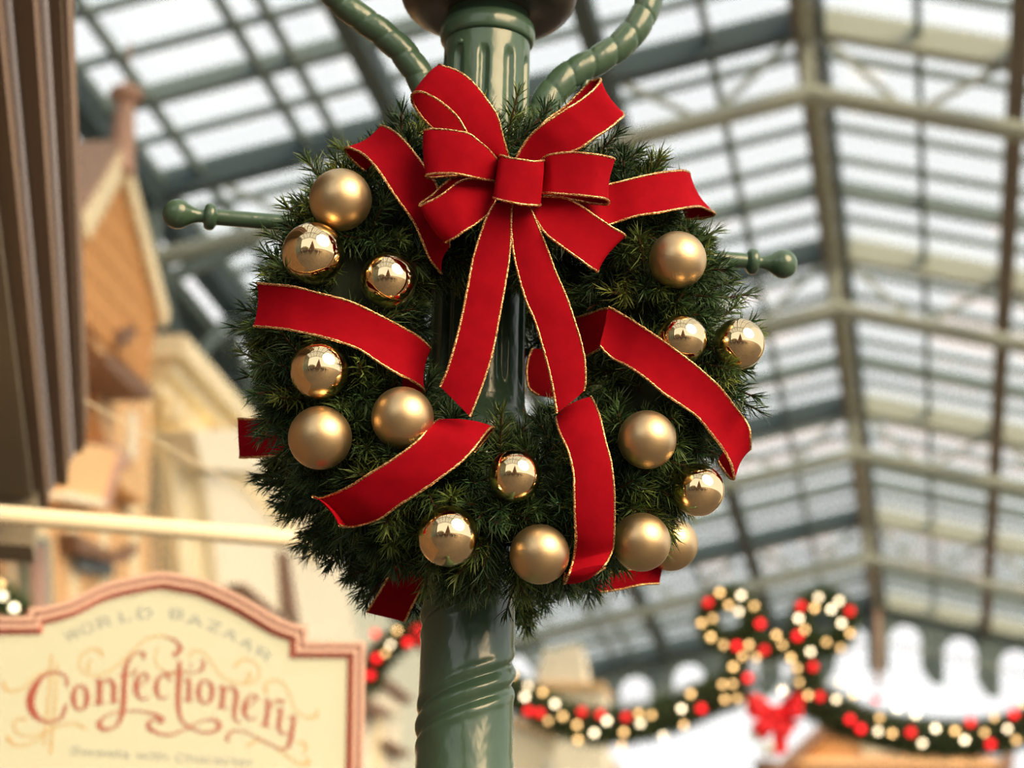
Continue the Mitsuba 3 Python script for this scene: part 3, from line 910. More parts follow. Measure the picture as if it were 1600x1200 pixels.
outer = [(-44, 1190), (-44, 966), s1(160, 292), s1(160, 238), s1(240, 238)] + curve([s1(240, 238), s1(400, 195), s1(600, 100), s1(800, 50), s1(1000, 25), s2(40, 42), s2(140, 58), s2(250, 100), s2(400, 170), s2(520, 240), s2(640, 310), s2(740, 345)]) + \
    [s2(800, 348), s2(797, 440), s2(1146, 442), s2(1135, 1200), s2(1133, 1330), (-44, 1238)]
outer = [p for i, p in enumerate(outer) if i == 0 or np.hypot(p[0] - outer[i - 1][0], p[1] - outer[i - 1][1]) > 0.5]
SO = Polygon(sign_xy(outer)).buffer(0)
pxm = 1.11 / 610
sign = thing('shop_sign', 'cream shop sign lettered Confectionery in red, with a pink moulded frame', 'sign')
board = SO.buffer(-0.030, join_style='mitre')
add('board', facing(extrude(board, 0.02, MS, -0.02)), 'm_sign_face', sign)
for nm, d0, d1, h0, h1, mat in (('frame_edge', 0.0, 0.014, -0.03, 0.028, 'm_pink'), ('frame_moulding', 0.014, 0.022, -0.02, 0.016, 'm_rose'), ('frame_moulding', 0.022, 0.034, -0.02, 0.024, 'm_pink'), ('frame_line', 0.034, 0.044, -0.02, 0.010, 'm_red_line')):
    ringp = SO.buffer(-d0, join_style='mitre').difference(SO.buffer(-d1, join_style='mitre'))
    add(nm, facing(extrude(ringp, h1 - h0, MS, h0)), mat, sign)


def stroke(pts, conv, kpx):
    """A pen stroke of changing width; rows (x, y, width)."""
    p = spline(np.array([(x, y, w) for x, y, w in pts], float), 10 * len(pts)) if len(pts) > 2 else spline(np.array(pts, float), 12)
    q = np.array(sign_xy([conv(x, y) for x, y, _ in p]))
    r = p[:, 2] * kpx * pxm * 0.62
    pieces = [unary_union([Point(q[i]).buffer(r[i], 6), Point(q[i + 1]).buffer(r[i + 1], 6)]).convex_hull for i in range(len(q) - 1)]
    return unary_union(pieces)


def arc_letter(cx, cy, rx, ry, thick, thin, tilt=0.0, a0=0, a1=360):
    rows = []
    for a in np.linspace(a0, a1, 17):
        c, s = math.cos(math.radians(a)), math.sin(math.radians(a))
        rows.append((cx + rx * c + tilt * s * ry, cy + ry * s, thin + (thick - thin) * abs(c) ** 1.5))
    return rows


k = 0.2583
CONF = {
    'letter_c': (s1, [[(405, 700, 16), (398, 650, 12), (345, 622, 9), (270, 640, 15), (205, 720, 34), (182, 800, 40), (203, 870, 32), (258, 915, 14), (320, 922, 10), (372, 892, 15), (395, 825, 16)]]),
    'letter_o': (s1, [arc_letter(485, 775, 42, 74, 24, 9)]),
    'letter_n': (s1, [[(600, 672, 22), (602, 740, 26), (598, 805, 24)], [(568, 812, 8), (632, 806, 8)], [(578, 676, 9), (604, 668, 12)], [(612, 700, 8), (650, 664, 12), (684, 690, 23), (688, 740, 24), (686, 795, 22)], [(668, 802, 8), (712, 797, 8)]]),
    'letter_f': (s1, [[(868, 528, 20), (872, 508, 14), (848, 500, 9), (800, 522, 9), (764, 580, 20), (752, 680, 25), (744, 830, 25), (728, 905, 19), (685, 958, 11), (625, 966, 18), (598, 945, 24), (632, 892, 9), (700, 866, 7), (790, 856, 7), (880, 862, 9), (950, 882, 15), (984, 912, 19), (962, 928, 12)], [(722, 642, 7), (812, 632, 7)], [(800, 632, 8), (825, 605, 12)]]),
    'letter_e': (s1, [[(822, 715, 8), (870, 685, 8), (896, 650, 14), (872, 625, 8), (840, 650, 17), (822, 710, 26), (830, 755, 20), (860, 785, 9), (900, 772, 8)]]),
    'letter_c_001': (s1, [[(1022, 660, 20), (1005, 634, 9), (968, 648, 13), (946, 700, 23), (948, 745, 20), (972, 780, 10), (1012, 768, 8)]]),
    'letter_t': (s2, [[(40, 560, 18), (38, 640, 26), (32, 760, 25), (34, 850, 21), (62, 925, 13), (120, 962, 10), (200, 987, 11), (262, 970, 16), (282, 945, 22), (262, 914, 15), (200, 910, 8), (120, 942, 8), (60, 972, 9), (-20, 1000, 11), (-100, 985, 14), (-150, 945, 20), (-135, 912, 12), (-90, 905, 9)], [(-50, 622, 7), (95, 618, 7)], [(5, 520, 18), (45, 480, 22), (20, 435, 12), (-40, 408, 8)], [(60, 618, 7), (130, 622, 7), (185, 590, 16), (180, 552, 15)]]),
    'letter_i': (s2, [[(96, 662, 18), (98, 725, 22), (94, 788, 20)], [(70, 794, 8), (120, 790, 8)], [(72, 668, 8), (98, 660, 12)], [(108, 578, 14), (110, 580, 14)]]),
    'letter_o_001': (s2, [arc_letter(196, 740, 42, 70, 23, 9)]),
    'letter_n_001': (s2, [[(302, 712, 20), (302, 770, 23), (296, 828, 21)], [(270, 830, 8), (322, 840, 8)], [(280, 712, 9), (302, 706, 12)], [(318, 735, 8), (352, 710, 12), (380, 738, 21), (376, 820, 22), (370, 880, 18), (382, 915, 11), (410, 928, 7)]]),
    'letter_e_001': (s2, [[(432, 850, 8), (486, 802, 8), (508, 772, 14), (480, 758, 8), (446, 795, 18), (430, 845, 24), (440, 885, 18), (465, 905, 9), (505, 898, 8)]]),
    'letter_r': (s2, [[(576, 796, 18), (572, 860, 22), (558, 940, 21)], [(535, 938, 8), (586, 950, 8)], [(550, 795, 9), (578, 790, 12)], [(592, 830, 8), (632, 792, 11), (664, 800, 20)]]),
    'letter_y': (s2, [[(655, 850, 20), (645, 910, 22), (640, 955, 20), (655, 988, 12), (695, 992, 8)], [(628, 848, 8), (660, 842, 11)], [(732, 900, 20), (720, 980, 22), (705, 1050, 21), (690, 1078, 15), (655, 1085, 10), (590, 1058, 9), (500, 1012, 7), (410, 976, 7), (350, 985, 11), (325, 1025, 14), (335, 1040, 10)], [(700, 893, 8), (738, 890, 11)]]),
}
tan = [(s1, [(22, 690, 16), (35, 725, 11), (75, 737, 8), (140, 718, 8), (210, 650, 6), (290, 608, 6)]),
       (s1, [(540, 610, 14), (530, 580, 9), (555, 545, 7), ]),
       (s1, [(618, 520, 14), (600, 492, 12), (545, 485, 8), (495, 520, 8), (478, 585, 7), (520, 632, 7), (600, 640, 7), (690, 595, 8), (780, 520, 8), (880, 425, 8), (970, 402, 9), (1055, 425, 12)]),
       (s1, [(955, 475, 8), (935, 530, 7), (960, 590, 7), (1040, 630, 7), (1090, 635, 6)]),
       (s1, [(155, 910, 12), (118, 900, 8), (82, 935, 9), (105, 990, 7), (190, 1008, 6), (270, 985, 6), (370, 942, 7), (460, 935, 8), (515, 965, 12)]),
       (s1, [(48, 1018, 18), (75, 1056, 10), (150, 1062, 8), (235, 1022, 7), (290, 975, 6)]),
       (s1, [(310, 520, 10), (300, 700, 10), (280, 900, 10), (265, 1060, 8)]), (s1, [(345, 570, 9), (335, 760, 9), (315, 960, 10), (305, 1110, 12)]),
       (s2, [(102, 522, 12), (120, 495, 8), (165, 495, 8), (210, 530, 7), (260, 605, 7), (330, 668, 7), (420, 690, 8), (500, 670, 8), (525, 620, 7), (490, 562, 7), (420, 545, 10), (375, 585, 12)]),
       (s2, [(462, 625, 14), (465, 650, 12), (435, 678, 7)]),
       (s2, [(565, 745, 14), (556, 705, 11), (595, 672, 8), (660, 682, 8), (705, 755, 7), (745, 855, 7), (815, 895, 8), (868, 885, 12), (872, 855, 10)]),
       (s2, [(640, 1092, 7), (700, 1135, 8), (765, 1175, 10), (822, 1165, 15), (812, 1140, 8)]), (s2, [(790, 1110, 8), (805, 1070, 12), (785, 1045, 10), (755, 1048, 7)]), (s2, [(455, 1065, 14), (500, 1038, 8), (560, 1040, 7)])]
for nm, (conv, strokes) in CONF.items():
    add(nm.split('_0')[0], facing(extrude(unary_union([stroke(t, conv, k) for t in strokes]), 0.0025, MS, 0.0)), 'm_ink_red', sign)
for conv, t in tan:
    add('flourish', facing(extrude(stroke(t, conv, k), 0.0015, MS, 0.0)), 'm_ink_tan', sign, label='ochre flourish')
s3 = lambda x, y: (0.425 * x, 850 + 0.425 * y)
for ch, x, y, x2, y2 in (('W', 247, 362, 298, 340), ('O', 305, 338, 350, 320), ('R', 367, 312, 412, 296), ('L', 446, 290, 486, 280), ('D', 508, 277, 562, 271), ('B', 622, 272, 672, 280), ('A', 685, 292, 740, 306), ('Z', 758, 312, 806, 330), ('A', 816, 338, 864, 360), ('A', 876, 370, 922, 396), ('R', 938, 406, 984, 434)):
    a, b = np.array(sign_xy([s3(x, y), s3(x2, y2)]))
    m = meshkit.text_mesh(ch, 0.030, 0.0015)
    w = m.bounds[1][0] - m.bounds[0][0]
    m.apply_translation([-m.bounds[0][0], 0, 0])
    m.apply_scale([np.linalg.norm(b - a) / w, 1, 1])
    t = math.atan2(b[1] - a[1], b[0] - a[0])
    m.apply_transform(trimesh.transformations.rotation_matrix(t, [0, 0, 1]))
    m.apply_translation([a[0], a[1], 0.0])
    add('arched_letter', moved(m, MS), 'm_ink_grey', sign, label='grey capital of the words World Bazaar')
a, b = np.array(sign_xy([s3(258, 775), s3(930, 818)]))
m = meshkit.text_mesh('Sweets with Character', 0.023, 0.0015)
m.apply_translation([-m.bounds[0][0], 0, 0])
m.apply_scale([np.linalg.norm(b - a) / m.bounds[1][0], 1, 1])
m.apply_transform(trimesh.transformations.rotation_matrix(math.atan2(b[1] - a[1], b[0] - a[0]), [0, 0, 1]))
m.apply_translation([a[0], a[1], 0.0])
add('small_lettering', moved(m, MS), 'm_ink_grey', sign, label='line of small grey lettering')
SB = SP - SN * 0.45
pole = [on_plane(-60, 799, SB, SN), on_plane(520, 848, SB, SN)]
pm = tube([pole[0] + (pole[0] - pole[1]) * 0.5, pole[1]], 0.0285, 16)
add('sign_pole', pm, 'm_cream', smooth=40, label='cream horizontal pole above the Confectionery sign', cat='pole')
wire = [on_plane(60, 585, SB - SN * 1.5, SN), on_plane(470, 815, SB - SN * 1.5, SN)]
add('stay_wire', tube([wire[0] + (wire[0] - wire[1]) * 0.3, wire[1]], 0.003, 6), 'm_cream', label='thin slanting stay wire in front of the tan house', cat='wire')

# ------------------------------------------------------------------ street fronts on the left
def fx(x, y, X):
    return on_plane(x, y, np.array([X, 0, 0.0]), np.array([1.0, 0, 0]))


def slab(pts, X, depth, mat, name, parent, label=None):
    """A piece of street front with the outline seen at pts, its face in the plane X, depth thick."""
    p = [fx(x, y, X) for x, y in pts]
    return add(name, facing(extrude(Polygon([(q[1], q[2]) for q in p]).buffer(0), depth, frame_matrix([X - depth, 0, 0], [0, 1, 0], [0, 0, 1], [1, 0, 0]))), mat, parent, label=label)


tanh = thing('gabled_house', 'tan street house with a steep mauve gabled dormer and finial, left of the wreath', 'building')
add('wall', box([-9.3, 17.0, 0], [-8.45, 25.7, 9.75]), 'm_tan', tanh)
GA, GN, GF = np.array([23.44, 11.50]), np.array([22.50, 10.45]), np.array([25.10, 10.45])
gp = Polygon([GA, (22.52, 10.47), (22.62, 9.55), (24.95, 9.55), (25.08, 10.47)])
for i in range(16):
    z = 9.55 + 0.15 * i
    strip_ = gp.intersection(sbox(20, z, 28, z + 0.145))
    if strip_.area > 1e-3:
        add('siding_board', facing(extrude(strip_, 1.0 + 0.012 * (i % 2), frame_matrix([-8.99, 0, 0], [0, 1, 0], [0, 0, 1], [1, 0, 0]))), 'm_orange', tanh)
for E_, nm in ((GN, 'roof_slope'), (GF, 'roof_slope')):
    d = norm(E_ - GA)
    nrm = np.array([-d[1], d[0]]) * (1 if E_ is GF else -1)
    q = [GA + nrm * 0.02, E_ + d * 0.12 + nrm * 0.02, E_ + d * 0.12 + nrm * 0.10, GA + nrm * 0.10 + np.array([0, 0.04])]
    add(nm, facing(extrude(Polygon(q), 1.75, frame_matrix([-9.68, 0, 0], [0, 1, 0], [0, 0, 1], [1, 0, 0]))), 'm_mauve', tanh, label='mauve roof slope')
    L = np.linalg.norm(E_ - GA) + 0.15
    base = LineString([GA, GA + d * L]).buffer(0.07, cap_style='flat')
    sc_ = unary_union([base] + [Point(GA + d * t - nrm * 0.10).buffer(0.085, 8) for t in np.arange(0.15, L, 0.19)])
    add('bargeboard', facing(extrude(sc_, 0.07, frame_matrix([-7.97, 0, 0], [0, 1, 0], [0, 0, 1], [1, 0, 0]))), 'm_cream', tanh, label='scalloped bargeboard')
fin = lathe(spline([(0.0, 1.1), (0.02, 1.0), (0.03, 0.62), (0.07, 0.58), (0.17, 0.52), (0.17, 0.46), (0.09, 0.38), (0.10, 0.30), (0.14, -0.25), (0.15, -0.35), (0.0, -0.36)], 50)[::-1], 16)
add('finial', moved(fin, frame_matrix([-7.95, GA[0], GA[1] + 0.14], [1, 0, 0], [0, 1, 0], [0, 0, 1])), 'm_pink', tanh, smooth=40)
slab([(150, 500), (207, 506), (232, 486), (240, 500), (215, 522), (190, 526), (178, 545), (190, 560), (160, 560), (128, 500)], -8.05, 0.5, 'm_tan', 'corbel', tanh)
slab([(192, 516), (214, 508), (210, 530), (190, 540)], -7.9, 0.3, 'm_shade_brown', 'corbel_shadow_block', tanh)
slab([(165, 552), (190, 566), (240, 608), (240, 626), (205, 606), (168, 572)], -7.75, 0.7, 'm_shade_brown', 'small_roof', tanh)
slab([(160, 575), (205, 606), (240, 628), (236, 700), (232, 790), (190, 760), (150, 640)], -8.2, 0.3, 'm_tan', 'bay', tanh)
slab([(178, 690), (204, 716), (200, 735), (176, 706)], -8.0, 0.3, 'm_pink', 'bracket', tanh)
slab([(206, 640), (216, 650), (214, 720), (204, 712)], -8.1, 0.2, 'm_white', 'bay_window', tanh)
slab([(96, 718), (132, 692), (180, 702), (190, 718), (166, 788), (100, 774)], -7.4, 0.8, 'm_tan', 'oriel', tanh)
slab([(100, 768), (166, 782), (166, 792), (98, 778)], -7.36, 0.7, 'm_white', 'oriel_sill', tanh)
slab([(186, 716), (194, 722), (170, 794), (164, 786)], -7.36, 0.7, 'm_pink', 'oriel_corner', tanh)
slab([(90, 780), (165, 794), (150, 822), (86, 808)], -7.6, 0.6, 'm_orange', 'oriel_base', tanh)
for i, x in enumerate(range(-20, 245, 16)):
    slab([(x, 800), (x + 13, 802), (x + 13 + 4, 1010), (x + 4, 1010)], -8.40, 0.06, ('m_tan', 'm_tan', 'm_cream')[i % 3], 'wall_board', tanh)
slab([(44, 836), (80, 842), (84, 1000), (46, 1000)], -8.30, 0.08, 'm_teal', 'window_frame', tanh)
slab([(52, 846), (73, 850), (76, 1000), (54, 1000)], -8.26, 0.08, 'm_pink', 'window_blind', tanh)
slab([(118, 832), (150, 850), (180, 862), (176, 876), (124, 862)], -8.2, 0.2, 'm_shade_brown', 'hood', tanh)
slab([(122, 866), (178, 880), (178, 900), (126, 892)], -8.32, 0.1, 'm_window', 'dark_window', tanh)
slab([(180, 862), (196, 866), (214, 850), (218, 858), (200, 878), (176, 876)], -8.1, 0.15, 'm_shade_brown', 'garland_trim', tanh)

crm = thing('cornice_house', 'cream street house with a deep cornice at its corner, left of the wreath', 'building')
add('wall', box([-9.25, 25.95, 0], [-8.45, 33.0, 9.9]), 'm_cream', crm)
for lo, hi, xo, yo in ((10.10, 10.34, -7.85, 25.7), (9.94, 10.10, -8.0, 25.8), (9.72, 9.94, -8.12, 25.85), (9.40, 9.48, -8.30, 25.9)):
    add('cornice', box([-9.3, yo, lo], [xo, 33.0, hi]), 'm_cream', crm)
for i in range(14):
    add('dentil', box([-8.15, 26.0 + 0.5 * i, 9.50], [-7.98, 26.2 + 0.5 * i, 9.73]), 'm_cream', crm)
for i in range(3):
    add('dentil', box([-8.35 - 0.4 * i, 25.62, 9.50], [-8.2 - 0.4 * i, 25.85, 9.73]), 'm_cream', crm)
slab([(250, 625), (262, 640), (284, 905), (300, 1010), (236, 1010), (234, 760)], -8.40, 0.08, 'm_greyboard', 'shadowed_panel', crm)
slab([(254, 600), (288, 612), (330, 905), (346, 1010), (296, 1010), (284, 900)], -8.22, 0.2, 'm_cream', 'pilaster', crm)
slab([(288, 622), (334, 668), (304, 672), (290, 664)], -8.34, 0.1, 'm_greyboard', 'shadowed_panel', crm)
for i in range(14):
    y = 668 + 20 * i
    x = 297 + 0.145 * (y - 660)
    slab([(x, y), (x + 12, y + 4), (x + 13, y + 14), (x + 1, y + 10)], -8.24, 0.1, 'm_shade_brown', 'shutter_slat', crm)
slab([(302, 672), (400, 668), (440, 690), (440, 740), (318, 732)], -7.9, 0.4, 'm_white', 'bay_head', crm)
slab([(318, 738), (440, 742), (520, 830), (560, 1010), (352, 1010), (335, 850)], -8.05, 0.4, 'm_white', 'bay', crm)
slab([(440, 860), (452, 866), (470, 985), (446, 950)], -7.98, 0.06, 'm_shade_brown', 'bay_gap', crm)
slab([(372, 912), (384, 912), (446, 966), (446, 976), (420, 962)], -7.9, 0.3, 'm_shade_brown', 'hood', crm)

grn = thing('pale_house', 'pale green and white street house with small brown eaves between sign and post', 'building')
add('wall', box([-9.25, 33.2, 0], [-8.5, 50.0, 10.3]), 'm_pale_green', grn)
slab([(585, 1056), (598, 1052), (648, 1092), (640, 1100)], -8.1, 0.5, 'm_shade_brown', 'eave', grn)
slab([(568, 1070), (590, 1066), (630, 1100), (628, 1120), (575, 1090)], -8.2, 0.4, 'm_white', 'eave_board', grn)
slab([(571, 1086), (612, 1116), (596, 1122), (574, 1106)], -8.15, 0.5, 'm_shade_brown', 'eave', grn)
slab([(560, 1100), (592, 1124), (626, 1128), (626, 1230), (556, 1230)], -8.42, 0.1, 'm_white', 'bay', grn)
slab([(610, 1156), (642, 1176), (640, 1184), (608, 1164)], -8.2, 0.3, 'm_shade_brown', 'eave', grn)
slab([(590, 1120), (600, 1120), (602, 1230), (590, 1230)], -8.36, 0.1, 'm_cream', 'corner_strip', grn)

# ------------------------------------------------------------------ the far end of the street
def ypoly(pts, Y, depth, mat, name, parent, label=None):
    p = [on_plane(x, y, np.array([0, Y, 0.0]), np.array([0, 1.0, 0])) for x, y in pts]
    return add(name, facing(extrude(Polygon([(q[0], q[2]) for q in p]).buffer(0), depth, frame_matrix([0, Y + depth, 0], [1, 0, 0], [0, 0, 1], [0, -1, 0]))), mat, parent, label=label)


crf = thing('far_cream_house', 'cream house with a sloping top at the far end, right of the post', 'building')
ypoly([(560, 1090), (800, 1120), (850, 1140), (905, 1163), (948, 1180), (975, 1210), (985, 2030), (560, 2030)], 56.5, 3.0, 'm_cream', 'wall', crf)
ypoly([(800, 1116), (850, 1136), (905, 1159), (950, 1176), (948, 1184), (905, 1168), (850, 1145), (800, 1126)], 56.3, 3.4, 'm_tan', 'verge', crf)
for x in (852, 892, 930):
    ypoly([(x, 1180), (x + 16, 1182), (x + 16, 1300), (x, 1300)], 56.4, 0.1, 'm_white', 'panel', crf)
tow = thing('far_tower', 'small pale tapered tower above the garland, right of the post', 'building')
ypoly([(848, 1016), (905, 1006), (916, 1068), (836, 1068)], 50.0, 1.0, 'm_pink', 'tower_roof', tow)
scene[[q for q in scene if q.startswith('far_tower')][-1]]['bsdf'] = {'type': 'ref', 'id': 'm_white'}
ypoly([(832, 1066), (944, 1066), (944, 1074), (832, 1074)], 49.8, 1.4, 'm_tan', 'tower_cornice', tow)
ypoly([(868, 1074), (943, 1074), (946, 2020), (866, 2020)], 50.0, 1.0, 'm_white', 'tower_wall', tow)
org = thing('far_orange_house', 'orange gabled house at the far end of the street, under the right garland', 'building')
ypoly([(1228, 1180), (1307, 1120), (1360, 1136), (1440, 1166), (1500, 1178), (1568, 1186), (1568, 1980), (1200, 1980), (1200, 1210)], 74.0, 4.0, 'm_orange', 'wall', org)
ypoly([(1196, 1210), (1300, 1114), (1312, 1116), (1314, 1124), (1306, 1130), (1206, 1222)], 73.4, 5.0, 'm_shade_brown', 'verge', org)
ypoly([(1306, 1114), (1360, 1130), (1440, 1160), (1440, 1168), (1360, 1138), (1306, 1124)], 73.4, 5.0, 'm_shade_brown', 'verge', org)
ypoly([(1222, 1184), (1440, 1184), (1568, 1190), (1568, 1198), (1222, 1194)], 73.7, 0.4, 'm_tan', 'band', org)
ypoly([(1345, 1164), (1410, 1166), (1420, 1180), (1350, 1178)], 73.7, 0.4, 'm_cream', 'panel', org)
ypoly([(1566, 1165), (1584, 1165), (1584, 1980), (1566, 1980)], 73.6, 0.8, 'm_shade_brown', 'corner_post', org)
lamp = thing('distant_lamp', 'small dark street lamp with white globes beside the far orange house', 'lamp')
lb = on_plane(1196, 1190, np.array([0, 45.0, 0]), np.array([0, 1.0, 0]))
add('post', moved(lathe([(0.22, 0), (0.2, 0.8), (0.1, 0.9), (0.09, lb[2] - 0.3), (0.22, lb[2] - 0.05), (0.2, lb[2]), (0.0, lb[2])], 14), frame_matrix([lb[0], lb[1], 0], [1, 0, 0], [0, 1, 0], [0, 0, 1])), 'm_shade_brown', lamp, smooth=40)
for dx, dz in ((0.06, 0.22), (-0.14, 0.48)):
    g_ = trimesh.creation.icosphere(3, 0.14)
    g_.apply_translation([lb[0] + dx, lb[1], lb[2] + dz])
    add('globe', g_, 'm_globe', lamp, smooth=True)

# ------------------------------------------------------------------ garlands across the street
GY = 20.0


def gat(x, y, dy=0.0):
    return on_plane(x, y, np.array([0, GY + dy, 0.0]), np.array([0, 1.0, 0]))


def needles_along(curves, per_m, L, g):
    V, F, C, at0 = [], [], [], 0
    for pts, r in curves:
        P = np.array(pts)
        s = np.concatenate([[0], np.cumsum(np.linalg.norm(np.diff(P, axis=0), axis=1))])
        n = int(per_m * s[-1])
        t = g.uniform(0, s[-1], n)
        c = np.stack([np.interp(t, s, P[:, k]) for k in range(3)], 1)
        o = norm(g.normal(size=(n, 3)))
        base = c + o * r * g.uniform(0.6, 0.9, n)[:, None]
        d = norm(o + g.normal(size=(n, 3)) * 0.5)
        w = norm(np.cross(d, g.normal(size=(n, 3)))) * 0.004
        tip = base + d * L * g.uniform(0.6, 1.2, n)[:, None]
        V.append(np.stack([base - w, base + w, tip], 1).reshape(-1, 3))
        F.append(np.arange(3 * n).reshape(-1, 3) + at0)
        C.append(np.repeat(TONES[g.choice(5, n, p=[.3, .3, .2, .12, .08])] * g.uniform(0.7, 1.3, n)[:, None], 3, 0))
        at0 += 3 * n
    return np.vstack(V), np.vstack(F), np.vstack(C)


def garland(label, curves_px, lights, seed, dy=0.0, rs=None):
    g = np.random.default_rng(seed)
    k = thing('garland', label, 'garland')
    curves = []
    for pts, rpx in curves_px:
        P = [gat(x, y, dy) for x, y in spline(np.array(pts, float), 40)]
        curves.append((P, rpx / FOC * (GY + dy)))
    scene[key_for('core', k)] = mikit.ply(cat_mesh([tube(P, r * 0.8, 10) for P, r in curves]), 'm_core')
    v, f, c = needles_along(curves, 7000, 0.085, g)
    kk = key_for('foliage', k)
    scene[kk] = mikit.ply((v, f), 'm_far_pine', color=c)
    note(kk, kind='stuff')
    for kind_, conv, pts in lights:
        for x, y in pts:
            X, Y = conv(x, y)
            p = gat(X, Y, dy)
            r_in = curves[0][1]
            p = p - norm(p - EYE) * (r_in + 0.05) * g.uniform(0.9, 1.1)
            u = g.uniform(0.7, 1.3)
            rad, col = (0.020, np.array([6.6, 3.9, 1.5]) * u) if kind_ == 'gold' else ((0.021, np.array([8.5, 6.8, 4.4]) * u) if kind_ == 'pale' else (0.031, np.array([3.3, 0.02, 0.05]) * u))
            s = trimesh.creation.icosphere(2, rad)
            s.apply_translation(p)
            kk = key_for('light_bulb', k)
            scene[kk] = mikit.ply(s, 'm_bulb_red' if kind_ == 'red' else 'm_bulb_gold', emitter={'type': 'area', 'sampling_weight': 0.001, 'radiance': rgb(*(col * LAMP))})
            note(kk, {'gold': 'golden light', 'pale': 'warm white light', 'red': 'red light'}[kind_])
    return k


LAMP = 0.15
A3 = lambda x, y: (1060 + 0.25 * x, 900 + 0.25 * y)
A4 = lambda x, y: (780 + 0.2125 * x, 980 + 0.2125 * y)
A5 = lambda x, y: (1300 + 0.2166 * x, 940 + 0.2166 * y)
A7 = lambda x, y: (540 + 0.25 * x, 900 + 0.25 * y)
garland('left swag of the lit pine garland, from the post towards the red bow',
        [([(700, 1010), (750, 1045), (800, 1080), (850, 1110), (920, 1134), (1000, 1130), (1060, 1112), (1120, 1086), (1165, 1070)], 30)],
        [('pale', A4, [(212, 432), (190, 512), (410, 562), (698, 778), (792, 688), (1038, 708), (1205, 800), (1340, 600)]),
         ('gold', A4, [(467, 655), (360, 688), (572, 718), (580, 828), (915, 772), (1025, 632), (1120, 645), (1357, 720), (1408, 488), (320, 478), (100, 350), (900, 870)]),
         ('red', A4, [(215, 615), (297, 630), (608, 620), (745, 640), (932, 658), (1487, 598)]),
         ('gold', A3, [(275, 678), (340, 675), (75, 738), (290, 772), (367, 765)]), ('pale', A3, [(430, 800)])], 21)
garland('right swag of the lit pine garland, from the red bow to the right edge',
        [([(1245, 1075), (1290, 1105), (1340, 1130), (1400, 1146), (1480, 1155), (1550, 1150), (1610, 1132), (1700, 1085)], 31)],
        [('pale', A5, [(472, 768), (603, 815), (333, 935), (747, 915), (652, 1022), (958, 998), (1267, 918), (30, 705)]),
         ('gold', A5, [(343, 838), (435, 950), (888, 932), (1100, 945), (1330, 1000), (155, 670), (1170, 835), (1380, 735)]),
         ('red', A5, [(318, 705), (208, 918), (570, 943), (1145, 1030), (1313, 810), (1000, 870), (130, 850)]),
         ('red', A3, [(885, 753)]), ('gold', A3, [(812, 745), (1010, 660)])], 22)
th = np.linspace(0, 2 * np.pi, 17)
garland('lit pine garland looped into two rings above the red bow',
        [([(1140 + 36 * math.cos(a), 968 + 36 * math.sin(a)) for a in th], 14), ([(1287 + 37 * math.cos(a), 972 + 37 * math.sin(a)) for a in th], 14),
         ([(1160, 1000), (1185, 1012), (1215, 1012), (1245, 1008), (1262, 1000)], 15), ([(1165, 1008), (1152, 1035), (1148, 1062), (1150, 1085)], 14), ([(1245, 1010), (1256, 1030), (1262, 1055), (1258, 1080)], 17)],
        [('gold', A3, [(258, 103), (315, 182), (473, 187), (215, 265), (143, 295), (203, 382), (283, 430), (442, 430), (402, 502), (487, 508), (342, 568), (850, 200), (790, 335), (1075, 357), (925, 413), (1015, 450), (650, 430), (703, 512), (742, 577), (755, 665), (612, 368)]),
         ('pale', A3, [(392, 120), (377, 222), (876, 133), (1005, 155), (955, 208), (752, 265), (1020, 295), (825, 473), (650, 715)]),
         ('red', A3, [(185, 165), (512, 298), (365, 437), (537, 463), (435, 637), (765, 187), (1073, 218), (745, 375), (843, 567)])], 23)
garland('short piece of lit pine garland left of the post, below the wreath', [([(720, 950), (680, 972), (640, 990), (605, 1015), (580, 1050), (572, 1075)], 20)],
        [('gold', A7, [(322, 340), (248, 482)]), ('pale', A7, [(280, 428)]), ('red', A7, [(185, 360), (388, 415), (193, 515), (155, 620)])], 24)
garland('end of a lit pine garland above the left shoulder of the sign', [([(-60, 880), (-20, 915), (10, 938), (32, 956)], 17)], [('pale', s1, [(17, 160), (85, 230)]), ('gold', s1, [(5, 85)])], 25, dy=-6)


def far_bow(label, rows_list, n0):
    k = thing('garland_bow', label, 'bow')
    for nm, rows_, dep in rows_list:
        A_ = PchipInterpolator(np.arange(len(rows_)), np.array([gat(r[0], r[1], r[4] + n0) for r in rows_]), axis=0)(np.linspace(0, len(rows_) - 1, 24))
        B_ = PchipInterpolator(np.arange(len(rows_)), np.array([gat(r[2], r[3], r[4] + n0) for r in rows_]), axis=0)(np.linspace(0, len(rows_) - 1, 24))
        mesh, _ = ribbon_mesh(A_, B_, 5, 0.004, dep)
        add(nm, mesh, 'm_bright_red', k, smooth=50)


